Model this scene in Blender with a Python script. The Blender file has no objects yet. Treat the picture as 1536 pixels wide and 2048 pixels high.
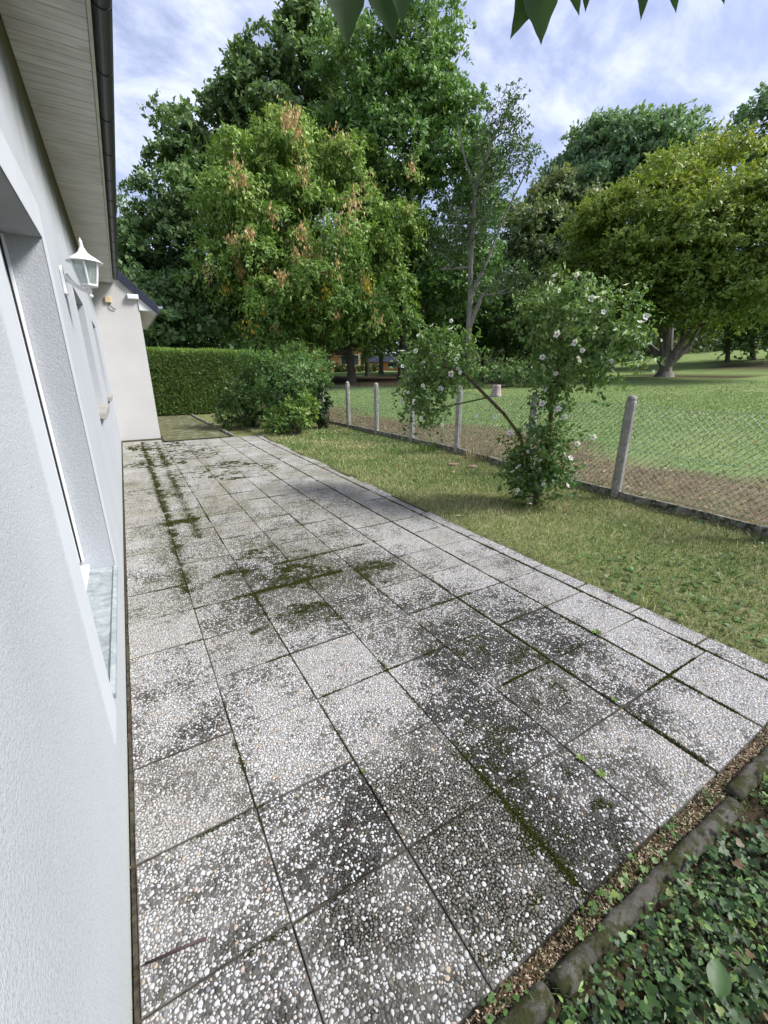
import bpy, bmesh, math, random
import numpy as np
from mathutils import Vector, Matrix
rng = np.random.default_rng(7)
random.seed(7)
R = math.radians
scene = bpy.context.scene
COL = scene.collection

# ------------------------------------------------------------------ camera
H = 1.55                      # eye height above the paving
FPX = 840.0                   # focal length for a 1536 x 2048 frame
PITCH = math.atan(281 / FPX)
YAW = R(30.8)
cam = bpy.data.cameras.new('camera')
cam.sensor_fit = 'VERTICAL'
cam.sensor_height = 24.0
cam.sensor_width = 18.0
cam.lens = FPX / 2048 * 24.0
cam.clip_start = 0.02
cam.clip_end = 1500
camo = bpy.data.objects.new('camera', cam)
COL.objects.link(camo)
camo.location = (0, 0, H)
camo.rotation_euler = (math.pi / 2 - PITCH, 0, -YAW)
scene.camera = camo

# ------------------------------------------------------------------ sun and sky
SUN_AZ, SUN_EL = R(124), R(45)        # azimuth measured from +Y towards +X
sl = bpy.data.lights.new('sun', 'SUN')
sl.energy = 3.1
sl.angle = R(15)
sl.color = (1.0, 0.985, 0.955)
suno = bpy.data.objects.new('sun', sl)
COL.objects.link(suno)
sd = Vector((math.sin(SUN_AZ) * math.cos(SUN_EL), math.cos(SUN_AZ) * math.cos(SUN_EL), math.sin(SUN_EL)))
suno.rotation_euler = sd.to_track_quat('Z', 'Y').to_euler()
suno.location = sd * 60

world = bpy.data.worlds.new('World')
scene.world = world
world.use_nodes = True
wt = world.node_tree
wt.nodes.clear()


def wn(t, **k):
    n = wt.nodes.new(t)
    for a, b in k.items():
        setattr(n, a, b)
    return n


wo = wn('ShaderNodeOutputWorld')
bg = wn('ShaderNodeBackground')
sky = wn('ShaderNodeTexSky', sky_type='NISHITA')
sky.sun_disc = False
sky.sun_elevation = SUN_EL
sky.sun_rotation = SUN_AZ
sky.air_density = 1.0
sky.dust_density = 1.2
sky.ozone_density = 2.2
tc = wn('ShaderNodeTexCoord')
sep = wn('ShaderNodeSeparateXYZ')
wt.links.new(tc.outputs['Generated'], sep.inputs[0])
mz = wn('ShaderNodeMath', operation='MAXIMUM'); mz.inputs[1].default_value = 0.0
wt.links.new(sep.outputs['Z'], mz.inputs[0])
az_ = wn('ShaderNodeMath', operation='ADD'); az_.inputs[1].default_value = 0.40
wt.links.new(mz.outputs[0], az_.inputs[0])
cv = wn('ShaderNodeCombineXYZ')
for i, ax in enumerate('XY'):
    d = wn('ShaderNodeMath', operation='DIVIDE')
    wt.links.new(sep.outputs[ax], d.inputs[0]); wt.links.new(az_.outputs[0], d.inputs[1])
    wt.links.new(d.outputs[0], cv.inputs[i])
mp = wn('ShaderNodeMapping')
mp.inputs['Rotation'].default_value = (0, 0, R(-35))
mp.inputs['Scale'].default_value = (1.0, 1.35, 1.0)
mp.inputs['Location'].default_value = (3.1, 1.7, 0.4)
wt.links.new(cv.outputs[0], mp.inputs[0])
n1 = wn('ShaderNodeTexNoise'); n1.inputs['Scale'].default_value = 3.6; n1.inputs['Detail'].default_value = 8; n1.inputs['Roughness'].default_value = 0.6
n1.inputs['Distortion'].default_value = 0.25
wt.links.new(mp.outputs[0], n1.inputs['Vector'])
r1 = wn('ShaderNodeValToRGB')
r1.color_ramp.interpolation = 'EASE'
r1.color_ramp.elements[0].position = 0.40; r1.color_ramp.elements[0].color = (0.30, 0.30, 0.30, 1)
r1.color_ramp.elements[1].position = 0.68; r1.color_ramp.elements[1].color = (0.95, 0.95, 0.95, 1)
wt.links.new(n1.outputs['Fac'], r1.inputs[0])
cl = wn('ShaderNodeMixRGB')
SKYGAIN = 0.068
skm = wn('ShaderNodeMixRGB', blend_type='MULTIPLY'); skm.inputs['Fac'].default_value = 1.0; skm.inputs['Color2'].default_value = (1.2, 1.1, 1.25, 1)
wt.links.new(sky.outputs[0], skm.inputs['Color1'])
cl.inputs['Color2'].default_value = (7.2, 7.8, 9.9, 1)
wt.links.new(r1.outputs[0], cl.inputs['Fac'])
wt.links.new(skm.outputs[0], cl.inputs['Color1'])
wt.links.new(cl.outputs[0], bg.inputs['Color'])
bg.inputs['Strength'].default_value = SKYGAIN
wt.links.new(bg.outputs[0], wo.inputs[0])

scene.view_settings.view_transform = 'Standard'
scene.view_settings.look = 'None'
scene.view_settings.gamma = 1
scene.view_settings.use_curve_mapping = False
scene.view_settings.exposure = 1.05
scene.render.engine = 'CYCLES'
scene.cycles.use_denoising = True
scene.cycles.max_bounces = 6
scene.cycles.diffuse_bounces = 3
scene.cycles.transparent_max_bounces = 8

# ------------------------------------------------------------------ helpers
cp, sp, cy_, sy_ = math.cos(PITCH), math.sin(PITCH), math.cos(YAW), math.sin(YAW)


def ray(x, y):
    r = x - 768; u = 1024 - y
    fw = FPX * cp + u * sp; up = u * cp - FPX * sp
    return np.array([r * cy_ + fw * sy_, -r * sy_ + fw * cy_, up])


def at(x, y, dist):
    """world point seen towards (x, y) at horizontal distance dist from the camera"""
    d = ray(x, y); t = dist / math.hypot(d[0], d[1])
    return np.array([0, 0, H]) + d * t


def ell(x, y, dist, rx, ry, depth=0.85):
    """a crown lobe: centre, radii (width, depth, height) and heading, in metres"""
    c = at(x, y, dist)
    a = at(x - rx, y, dist); b = at(x + rx, y, dist)
    w = np.linalg.norm((b - a)[:2]) / 2
    t = at(x, y - ry, dist)[2]; bt = at(x, y + ry, dist)[2]
    c = np.array([c[0], c[1], (t + bt) / 2])
    return (c, w, w * depth, (t - bt) / 2, math.atan2(c[0], c[1]))


def tag(o, label=None, cat=None, group=None, kind=None):
    if label: o['label'] = label
    if cat: o['category'] = cat
    if group: o['group'] = group
    if kind: o['kind'] = kind
    return o


def empty(name, loc, rz=0):
    o = bpy.data.objects.new(name, None)
    o.empty_display_size = 0.1
    COL.objects.link(o)
    o.location = loc
    o.rotation_euler = (0, 0, rz)
    return o


def link(name, me, parent=None, mat=None):
    o = bpy.data.objects.new(name, me)
    COL.objects.link(o)
    if mat is not None:
        for m in (mat if isinstance(mat, (list, tuple)) else [mat]):
            me.materials.append(m)
    if parent is not None:
        o.parent = parent
        o.matrix_parent_inverse = Matrix.Translation(-Vector(parent.location)) if parent.rotation_euler[2] == 0 else \
            (Matrix.Translation(parent.location) @ Matrix.Rotation(parent.rotation_euler[2], 4, 'Z')).inverted()
    return o


def fast(name, V, F, mat=None, parent=None, smooth=False, fcol=None, vcol=None):
    V = np.asarray(V, dtype=np.float32); F = np.asarray(F, dtype=np.int32)
    me = bpy.data.meshes.new(name)
    k = F.shape[1]; n = len(F)
    me.vertices.add(len(V)); me.vertices.foreach_set('co', V.ravel())
    me.loops.add(n * k); me.loops.foreach_set('vertex_index', F.ravel())
    me.polygons.add(n)
    me.polygons.foreach_set('loop_start', np.arange(0, n * k, k, dtype=np.int32))
    me.polygons.foreach_set('loop_total', np.full(n, k, dtype=np.int32))
    if smooth:
        me.polygons.foreach_set('use_smooth', np.ones(n, dtype=bool))
    me.update(calc_edges=True)
    for c, dom in ((fcol, 'FACE'), (vcol, 'POINT')):
        if c is not None:
            a = me.attributes.new('col', 'FLOAT_COLOR', dom)
            cc = np.ones((len(c), 4), dtype=np.float32); cc[:, :3] = c
            a.data.foreach_set('color', cc.ravel())
    return link(name, me, parent, mat)


class MB:
    """collects shapes into one mesh"""
    def __init__(s):
        s.v = []; s.f = []

    def add(s, v, f):
        b = len(s.v); s.v += [tuple(map(float, p)) for p in v]; s.f += [tuple(b + i for i in q) for q in f]
        return s

    def box(s, x0, x1, y0, y1, z0, z1):
        v = [(x, y, z) for z in (z0, z1) for y in (y0, y1) for x in (x0, x1)]
        return s.add(v, [(0, 2, 3, 1), (4, 5, 7, 6), (0, 1, 5, 4), (2, 6, 7, 3), (0, 4, 6, 2), (1, 3, 7, 5)])

    def prism(s, poly, axis, a0, a1):
        """extrude a 2-D outline along an axis (0, 1 or 2); outline in the other two axes"""
        n = len(poly); v = []
        for a in (a0, a1):
            for p in poly:
                q = [p[0], p[1]]; q.insert(axis, a); v.append(q)
        f = [tuple(range(n))[::-1], tuple(range(n, 2 * n))]
        f += [(i, (i + 1) % n, n + (i + 1) % n, n + i) for i in range(n)]
        return s.add(v, f)

    def lathe(s, prof, c, n=12, rot=0):
        v = []; f = []
        for r, z in prof:
            for i in range(n):
                a = rot + 2 * math.pi * i / n
                v.append((c[0] + r * math.cos(a), c[1] + r * math.sin(a), c[2] + z))
        for j in range(len(prof) - 1):
            for i in range(n):
                f.append((j * n + i, j * n + (i + 1) % n, (j + 1) * n + (i + 1) % n, (j + 1) * n + i))
        f.append(tuple(range(n))[::-1]); f.append(tuple(range((len(prof) - 1) * n, len(prof) * n)))
        return s.add(v, f)

    def tube(s, pts, rad, n=8):
        pts = [np.array(p, float) for p in pts]
        rad = rad if hasattr(rad, '__len__') else [rad] * len(pts)
        v = []; f = []
        up = np.array([0.13, 0.21, 1.0])
        for i, p in enumerate(pts):
            d = pts[min(i + 1, len(pts) - 1)] - pts[max(i - 1, 0)]
            d = d / (np.linalg.norm(d) + 1e-9)
            if abs(d @ up) / np.linalg.norm(up) > 0.95:
                u = np.cross(d, [1, 0, 0.1])
            else:
                u = np.cross(d, up)
            u /= np.linalg.norm(u); w = np.cross(d, u)
            for k in range(n):
                a = 2 * math.pi * k / n
                v.append(p + rad[i] * (math.cos(a) * u + math.sin(a) * w))
        for i in range(len(pts) - 1):
            for k in range(n):
                f.append((i * n + k, i * n + (k + 1) % n, (i + 1) * n + (k + 1) % n, (i + 1) * n + k))
        f.append(tuple(range(n))[::-1]); f.append(tuple(range((len(pts) - 1) * n, len(pts) * n)))
        return s.add(v, f)

    def build(s, name, mat, parent=None, smooth=False, bevel=0, seg=2):
        me = bpy.data.meshes.new(name)
        me.from_pydata(s.v, [], s.f)
        bm = bmesh.new(); bm.from_mesh(me)
        bmesh.ops.recalc_face_normals(bm, faces=bm.faces)
        if bevel:
            es = [e for e in bm.edges if len(e.link_faces) == 2 and e.calc_face_angle() > 0.5]
            bmesh.ops.bevel(bm, geom=es, offset=bevel, segments=seg, affect='EDGES', profile=0.5)
        bm.to_mesh(me); bm.free()
        if smooth:
            me.polygons.foreach_set('use_smooth', np.ones(len(me.polygons), dtype=bool))
        return link(name, me, parent, mat)


def sss(x, a, b):
    t = np.clip((x - a) / (b - a), 0, 1)
    return t * t * (3 - 2 * t)


# cheap smooth value noise for layout decisions
_perm = np.random.default_rng(3).random((64, 64))


def vnoise(x, y):
    x = np.asarray(x, float); y = np.asarray(y, float)
    xi = np.floor(x).astype(int); yi = np.floor(y).astype(int)
    fx = x - xi; fy = y - yi
    fx = fx * fx * (3 - 2 * fx); fy = fy * fy * (3 - 2 * fy)
    g = lambda a, b: _perm[a % 64, b % 64]
    return (g(xi, yi) * (1 - fx) + g(xi + 1, yi) * fx) * (1 - fy) + (g(xi, yi + 1) * (1 - fx) + g(xi + 1, yi + 1) * fx) * fy


def fbm(x, y):
    return 0.5 * vnoise(x, y) + 0.3 * vnoise(2.1 * x + 9, 2.1 * y + 4) + 0.2 * vnoise(4.3 * x + 2, 4.3 * y + 7)


# ------------------------------------------------------------------ materials
class NT:
    def grime(s):
        """weathering given at the four corners of every slab, carried smoothly across it, broken up by noise"""
        p = s.pos(); oi = s.n('ShaderNodeObjectInfo').outputs['Location']
        d = s.n('ShaderNodeVectorMath', {0: p, 1: oi}, operation='SUBTRACT').outputs[0]
        xyz = s.n('ShaderNodeSeparateXYZ', {0: d})
        u = s.math('ADD', s.math('MULTIPLY', xyz.outputs[0], 2.45), 0.5, True)
        v = s.math('ADD', s.math('MULTIPLY', xyz.outputs[1], 2.47), 0.5, True)
        q = [s.n('ShaderNodeAttribute', attribute_name=k, attribute_type='OBJECT').outputs['Color'] for k in ('grime_a', 'grime_b', 'grime_c', 'grime_d')]
        gr = s.mix(v, s.mix(u, q[0], q[1]), s.mix(u, q[2], q[3]))
        n = s.noise(p, 4.5, 6, 0.65)
        n2 = s.noise(p, 1.1, 3, 0.5)
        a = s.math('ADD', s.math('MULTIPLY', s.math('SUBTRACT', n, 0.5), 2.6), s.math('MULTIPLY', s.math('SUBTRACT', n2, 0.5), 1.2))
        return s.math('ADD', s.math('MULTIPLY', gr, 0.9), a, True)

    def film(s):
        """olive algae film, thicker towards the damp far end of the terrace"""
        p = s.pos(); y = s.n('ShaderNodeSeparateXYZ', {0: p}).outputs['Y']
        far = s.n('ShaderNodeMapRange', {0: y, 1: 1.6, 2: 5.5, 3: 0.0, 4: 0.85}).outputs[0]
        return s.math('MULTIPLY', s.ramp(s.noise(p, 2.3, 6, 0.65), [(0.36, 0.15), (0.66, 1.0)]), far)

    def __init__(s, name):
        s.m = bpy.data.materials.new(name); s.m.use_nodes = True
        s.t = s.m.node_tree; s.t.nodes.clear()
        s.out = s.t.nodes.new('ShaderNodeOutputMaterial')

    def n(s, typ, ins=None, **k):
        n = s.t.nodes.new(typ)
        for a, b in k.items():
            setattr(n, a, b)
        for a, b in (ins or {}).items():
            if isinstance(b, bpy.types.NodeSocket):
                s.t.links.new(b, n.inputs[a])
            else:
                n.inputs[a].default_value = b
        return n

    def noise(s, vec, scale, detail=4, rough=0.55, dist=0):
        return s.n('ShaderNodeTexNoise', {'Vector': vec, 'Scale': scale, 'Detail': detail, 'Roughness': rough, 'Distortion': dist}).outputs['Fac']

    def ramp(s, fac, stops, interp='LINEAR'):
        r = s.n('ShaderNodeValToRGB', {'Fac': fac}); cr = r.color_ramp; cr.interpolation = interp
        while len(cr.elements) > 1:
            cr.elements.remove(cr.elements[-1])
        for i, (p, c) in enumerate(stops):
            if i == 0:
                e = cr.elements[0]; e.position = p
            else:
                e = cr.elements.new(p)
            e.color = (c, c, c, 1) if not hasattr(c, '__len__') else (*c, 1)
        return r.outputs['Color']

    def mix(s, f, a, b, blend='MIX'):
        n = s.n('ShaderNodeMixRGB', blend_type=blend)
        for k, v in (('Fac', f), ('Color1', a), ('Color2', b)):
            if isinstance(v, bpy.types.NodeSocket):
                s.t.links.new(v, n.inputs[k])
            else:
                n.inputs[k].default_value = v if k == 'Fac' else (*v, 1)
        return n.outputs[0]

    def math(s, op, a, b=0.5, clamp=False):
        n = s.n('ShaderNodeMath', operation=op, use_clamp=clamp)
        for i, v in enumerate((a, b)):
            if isinstance(v, bpy.types.NodeSocket):
                s.t.links.new(v, n.inputs[i])
            else:
                n.inputs[i].default_value = v
        return n.outputs[0]

    def pos(s):
        return s.n('ShaderNodeNewGeometry').outputs['Position']

    def bump(s, h, strength=0.3, dist=0.01):
        return s.n('ShaderNodeBump', {'Height': h, 'Strength': strength, 'Distance': dist}).outputs[0]

    def bsdf(s, color, rough=0.8, spec=0.3, normal=None, **k):
        b = s.n('ShaderNodeBsdfPrincipled')
        for a, v in (('Base Color', color), ('Roughness', rough), ('Specular IOR Level', spec), *k.items()):
            if isinstance(v, bpy.types.NodeSocket):
                s.t.links.new(v, b.inputs[a])
            else:
                b.inputs[a].default_value = (*v, 1) if hasattr(v, '__len__') and len(v) == 3 else v
        if normal is not None:
            s.t.links.new(normal, b.inputs['Normal'])
        s.t.links.new(b.outputs[0], s.out.inputs[0])
        return s.m


def plain(name, col, rough=0.6, spec=0.4, vary=0.12, scale=8, metal=0.0):
    t = NT(name); p = t.pos()
    n = t.noise(p, scale, 5)
    a = tuple(c * (1 - vary) for c in col); b = tuple(min(1, c * (1 + vary)) for c in col)
    return t.bsdf(t.ramp(n, [(0.3, a), (0.7, b)]), rough, spec, t.bump(t.noise(p, scale * 12, 3), 0.12, 0.003), Metallic=metal)


def leaf_mat(name, trans=0.35, rough=0.45, gain=1.0, spec=0.35):
    t = NT(name)
    a = t.n('ShaderNodeAttribute', attribute_name='col')
    c = a.outputs['Color']
    b = t.n('ShaderNodeBsdfPrincipled', {'Base Color': c, 'Roughness': rough, 'Specular IOR Level': spec})
    tr = t.n('ShaderNodeBsdfTranslucent', {'Color': t.mix(1.0, c, (1.15, 1.3, 0.7), 'MULTIPLY')})
    mx = t.n('ShaderNodeMixShader', {0: trans, 1: b.outputs[0], 2: tr.outputs[0]})
    t.t.links.new(mx.outputs[0], t.out.inputs[0])
    return t.m


M = {}
M['leaf'] = leaf_mat('leaf', 0.25, 0.5)
M['leaf_gloss'] = leaf_mat('leaf_gloss', 0.25, 0.35, spec=0.45)
M['grass'] = leaf_mat('grass', 0.15, 0.65, spec=0.2)
M['petal'] = leaf_mat('petal', 0.4, 0.6, spec=0.2)
M['moss'] = leaf_mat('moss', 0.1, 0.9, spec=0.05)


def mat_bark(name, c0, c1, scale=6, moss=0.0):
    t = NT(name); p = t.pos()
    mp_ = t.n('ShaderNodeMapping', {'Vector': p, 'Scale': (1, 1, 0.22)}).outputs[0]
    n = t.noise(mp_, scale * 2.5, 7, 0.65)
    c = t.ramp(n, [(0.3, c0), (0.62, c1)])
    if moss:
        mm = t.ramp(t.noise(p, 4.5, 4), [(0.5 - moss * 0.2, 0.0), (0.62 - moss * 0.2, 1.0)])
        c = t.mix(mm, c, (0.10, 0.105, 0.02))
    return t.bsdf(c, 0.9, 0.15, t.bump(n, 0.7, 0.04))


M['bark'] = mat_bark('bark', (0.055, 0.045, 0.035), (0.15, 0.13, 0.105))
M['bark_grey'] = mat_bark('bark_grey', (0.10, 0.09, 0.075), (0.27, 0.25, 0.215), 4)
M['bark_beam'] = mat_bark('bark_beam', (0.085, 0.075, 0.06), (0.22, 0.20, 0.17), 3)
M['bark_moss'] = mat_bark('bark_moss', (0.035, 0.026, 0.016), (0.11, 0.08, 0.05), 10, 0.3)
M['twig_red'] = plain('twig_red', (0.055, 0.03, 0.03), 0.6)


def mat_render(name, base, bump=0.5, algae=True):
    """gritty painted render with dirt: olive algae under the eaves and along the foot"""
    t = NT(name); p = t.pos()
    g = t.noise(p, 230, 3, 0.7)
    g2 = t.noise(p, 95, 3)
    big = t.noise(p, 1.3, 5)
    c = t.ramp(big, [(0.3, tuple(x * 0.9 for x in base)), (0.7, base)])
    c = t.mix(t.ramp(g, [(0.34, 0.75 * bump), (0.54, 0.0)]), c, tuple(x * 0.5 for x in base))
    if algae:
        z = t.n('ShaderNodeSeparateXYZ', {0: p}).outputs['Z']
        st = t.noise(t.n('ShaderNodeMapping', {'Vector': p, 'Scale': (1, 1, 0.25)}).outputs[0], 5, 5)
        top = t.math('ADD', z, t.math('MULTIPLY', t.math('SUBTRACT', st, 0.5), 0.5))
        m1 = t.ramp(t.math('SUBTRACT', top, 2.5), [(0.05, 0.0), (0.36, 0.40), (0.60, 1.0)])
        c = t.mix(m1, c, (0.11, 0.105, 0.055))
        m2 = t.ramp(t.math('ADD', z, t.math('MULTIPLY', st, 0.3)), [(0.08, 0.7), (0.22, 0.3), (0.45, 0.0)])
        c = t.mix(m2, c, (0.40, 0.44, 0.36))
        sp_ = t.ramp(t.noise(p, 17, 2), [(0.76, 0.0), (0.79, 0.75)])
        c = t.mix(sp_, c, (0.25, 0.20, 0.15))
    h = t.mix(0.5, g, g2)
    return t.bsdf(c, 0.92, 0.15, t.bump(h, bump, 0.007))


M['render'] = mat_render('render', (0.485, 0.505, 0.53), 0.7)
M['render_smooth'] = mat_render('render_smooth', (0.53, 0.55, 0.575), 0.22)
M['render_wing'] = mat_render('render_wing', (0.60, 0.585, 0.558), 0.5, False)


def mat_soffit():
    t = NT('soffit_paint'); p = t.pos()
    oi = t.n('ShaderNodeObjectInfo').outputs['Random']
    s = t.noise(t.n('ShaderNodeMapping', {'Vector': p, 'Scale': (1.2, 14, 1)}).outputs[0], 4, 5)
    c = t.ramp(oi, [(0.0, (0.70, 0.69, 0.675)), (1.0, (0.78, 0.77, 0.755))])
    c = t.mix(t.ramp(s, [(0.35, 0.5), (0.6, 0.0)]), c, (0.44, 0.425, 0.395))
    c = t.mix(t.ramp(t.noise(p, 2.2, 4), [(0.5, 0.0), (0.7, 0.4)]), c, (0.38, 0.365, 0.32))
    return t.bsdf(c, 0.7, 0.25, t.bump(s, 0.15, 0.003))


M['soffit'] = mat_soffit()
M['white_paint'] = plain('white_paint', (0.72, 0.73, 0.72), 0.35, 0.5, 0.06, 5)
M['pvc'] = plain('pvc', (0.78, 0.79, 0.80), 0.3, 0.5, 0.03, 3)
M['fascia'] = plain('fascia', (0.52, 0.53, 0.44), 0.6, 0.3, 0.15, 6)
M['zinc_dark'] = plain('zinc_dark', (0.035, 0.040, 0.048), 0.45, 0.5, 0.25, 5)
M['zinc'] = plain('zinc', (0.35, 0.37, 0.38), 0.4, 0.5, 0.2, 7, 0.6)
M['slate'] = plain('slate', (0.022, 0.025, 0.045), 0.5, 0.4, 0.25, 8)
M['rubber'] = plain('rubber', (0.02, 0.02, 0.022), 0.5)
M['cream_plastic'] = plain('cream_plastic', (0.60, 0.50, 0.28), 0.5)
M['terracotta'] = plain('terracotta', (0.50, 0.22, 0.12), 0.85, 0.2, 0.12, 0.8)
M['pale_wall'] = plain('pale_wall', (0.55, 0.46, 0.38), 0.85, 0.2, 0.1, 0.8)
M['dark_glass'] = plain('dark_glass', (0.02, 0.025, 0.03), 0.1, 0.6, 0.2, 1)
M['stump'] = mat_bark('stump_wood', (0.22, 0.16, 0.15), (0.52, 0.42, 0.40), 8)
M['stone_pink'] = plain('stone_pink', (0.24, 0.17, 0.12), 0.9, 0.2, 0.25, 12)


def mat_glass():
    t = NT('lantern_glass')
    return t.bsdf((0.85, 0.92, 0.9), 0.25, 0.5, None, **{'Transmission Weight': 0.9, 'IOR': 1.3})


M['glass'] = mat_glass()


def mat_sill():
    t = NT('sill_stone'); p = t.pos()
    n = t.noise(p, 14, 6, 0.65)
    c = t.ramp(n, [(0.3, (0.17, 0.195, 0.20)), (0.5, (0.28, 0.315, 0.325)), (0.7, (0.40, 0.43, 0.425))])
    c = t.mix(t.ramp(t.noise(p, 45, 3), [(0.62, 0.0), (0.70, 0.6)]), c, (0.17, 0.16, 0.13))
    return t.bsdf(c, 0.7, 0.3, t.bump(n, 0.3, 0.004))


M['sill'] = mat_sill()


def mat_concrete(name, dark, light, lichen=0.3, moss=0.0):
    t = NT(name); p = t.pos()
    n = t.noise(p, 9, 7, 0.65)
    c = t.ramp(n, [(0.32, dark), (0.66, light)])
    c = t.mix(t.ramp(t.noise(p, 26, 4), [(0.66 - 0.1 * lichen, 0.0), (0.74 - 0.1 * lichen, 0.8)]), c, (0.58, 0.58, 0.54))
    if moss:
        c = t.mix(t.ramp(t.noise(p, 16, 6, 0.7), [(0.54 - 0.1 * moss, 0.0), (0.64 - 0.1 * moss, 0.9)]), c, (0.036, 0.040, 0.010))
    return t.bsdf(c, 0.92, 0.15, t.bump(t.noise(p, 45, 8, 0.75), 0.9, 0.014))


M['post'] = mat_concrete('post_concrete', (0.24, 0.225, 0.20), (0.44, 0.42, 0.385), 0.5)
M['plinth'] = mat_concrete('plinth_concrete', (0.12, 0.115, 0.095), (0.28, 0.27, 0.235), 0.6, 0.5)
M['log'] = mat_concrete('log_concrete', (0.05, 0.045, 0.036), (0.15, 0.14, 0.12), -1.2, 0.9)
M['wire'] = plain('wire_green', (0.07, 0.20, 0.15), 0.4, 0.5)


def mat_slab():
    """cement between the pebbles"""
    t = NT('slab_cement'); p = t.pos()
    m = t.grime()
    fine = t.noise(p, 90, 4)
    a = t.ramp(fine, [(0.3, (0.09, 0.085, 0.078)), (0.7, (0.26, 0.245, 0.22))])
    b = t.ramp(fine, [(0.3, (0.008, 0.008, 0.007)), (0.7, (0.028, 0.027, 0.023))])
    c = t.mix(m, a, b)
    c = t.mix(t.film(), c, (0.11, 0.105, 0.050))
    return t.bsdf(c, 0.95, 0.1, t.bump(fine, 0.5, 0.004))


def mat_pebble():
    t = NT('pebble_stone'); p = t.pos()
    a = t.n('ShaderNodeAttribute', attribute_name='col')
    sc = t.n('ShaderNodeSeparateColor', {0: a.outputs['Color']})
    oi = t.n('ShaderNodeObjectInfo').outputs['Random']
    h = t.math('FRACT', t.math('ADD', sc.outputs[0], t.math('MULTIPLY', oi, 7.31)))
    h2 = t.math('FRACT', t.math('ADD', sc.outputs[1], t.math('MULTIPLY', oi, 3.77)))
    c = t.ramp(h, [(0.0, (0.55, 0.55, 0.552)), (0.20, (0.49, 0.49, 0.492)), (0.42, (0.51, 0.49, 0.465)), (0.55, (0.44, 0.44, 0.445)),
                   (0.70, (0.48, 0.44, 0.40)), (0.80, (0.35, 0.345, 0.34)), (0.905, (0.46, 0.36, 0.25)), (0.93, (0.42, 0.33, 0.29)),
                   (0.955, (0.18, 0.185, 0.20)), (1.0, (0.10, 0.10, 0.115))], 'CONSTANT')
    m = t.grime()
    dark = t.ramp(t.math('SUBTRACT', t.math('MULTIPLY', m, 0.82), h2), [(0.0, 0.0), (0.08, 0.75), (0.35, 0.97)])
    c = t.mix(dark, c, (0.018, 0.019, 0.014))
    c = t.mix(t.math('MULTIPLY', t.film(), 0.75), c, (0.20, 0.188, 0.11))
    tone = t.n('ShaderNodeAttribute', attribute_name='tone', attribute_type='OBJECT').outputs['Fac']
    c = t.mix(t.math('MULTIPLY', tone, 0.4), c, (0.30, 0.28, 0.23))
    c = t.mix(t.ramp(t.noise(p, 120, 3), [(0.35, 0.25), (0.6, 0.0)]), c, (0.25, 0.23, 0.2))
    return t.bsdf(c, 0.75, 0.12, t.bump(t.noise(p, 300, 2), 0.15, 0.002))


M['slab'] = mat_slab()
M['pebble'] = mat_pebble()


def mat_bed():
    t = NT('joint_soil'); p = t.pos()
    n = t.noise(p, 30, 5)
    c = t.ramp(n, [(0.35, (0.030, 0.025, 0.018)), (0.6, (0.085, 0.072, 0.052)), (0.75, (0.06, 0.065, 0.022))])
    return t.bsdf(c, 1.0, 0.05, t.bump(n, 0.7, 0.01))


M['bed'] = mat_bed()


def mat_ground():
    t = NT('ground_soil_grass'); p = t.pos()
    a = t.n('ShaderNodeAttribute', attribute_name='col')
    s = t.n('ShaderNodeSeparateColor', {0: a.outputs['Color']})
    f1 = t.noise(p, 42, 5, 0.7); f2 = t.noise(p, 5, 5, 0.6); f3 = t.noise(p, 0.7, 4)
    garden = t.mix(t.ramp(f2, [(0.35, 0.0), (0.65, 1.0)]), (0.15, 0.18, 0.06), (0.25, 0.25, 0.12))
    garden = t.mix(t.ramp(f1, [(0.35, 0.75), (0.6, 0.0)]), garden, (0.05, 0.045, 0.018))
    lush = t.mix(t.ramp(f3, [(0.35, 0.0), (0.65, 1.0)]), (0.155, 0.225, 0.075), (0.225, 0.275, 0.105))
    lush = t.mix(t.ramp(f2, [(0.5, 0.0), (0.75, 0.5)]), lush, (0.21, 0.25, 0.10))
    lush = t.mix(t.ramp(f1, [(0.30, 0.6), (0.55, 0.0)]), lush, (0.035, 0.07, 0.017))
    mulch = t.mix(t.ramp(f2, [(0.35, 0.0), (0.65, 1.0)]), (0.15, 0.11, 0.065), (0.25, 0.195, 0.12))
    mulch = t.mix(t.ramp(f1, [(0.35, 0.8), (0.6, 0.0)]), mulch, (0.05, 0.035, 0.02))
    soil = t.mix(t.ramp(f1, [(0.35, 0.0), (0.65, 1.0)]), (0.025, 0.019, 0.012), (0.075, 0.058, 0.038))
    c = t.mix(s.outputs[1], garden, lush)
    c = t.mix(s.outputs[0], c, mulch)
    c = t.mix(s.outputs[2], c, soil)
    return t.bsdf(c, 1.0, 0.05, t.bump(t.mix(0.5, f1, f2), 0.8, 0.03))


M['ground'] = mat_ground()


def mat_path():
    t = NT('old_path'); p = t.pos()
    n = t.noise(p, 4, 6, 0.65); f = t.noise(p, 40, 4)
    c = t.ramp(f, [(0.3, (0.10, 0.095, 0.07)), (0.6, (0.30, 0.29, 0.24))])
    c = t.mix(t.ramp(n, [(0.34, 0.1), (0.52, 0.95)]), c, t.mix(f, (0.05, 0.055, 0.018), (0.12, 0.12, 0.05)))
    return t.bsdf(c, 0.95, 0.1, t.bump(f, 0.6, 0.01))


M['path'] = mat_path()

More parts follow.
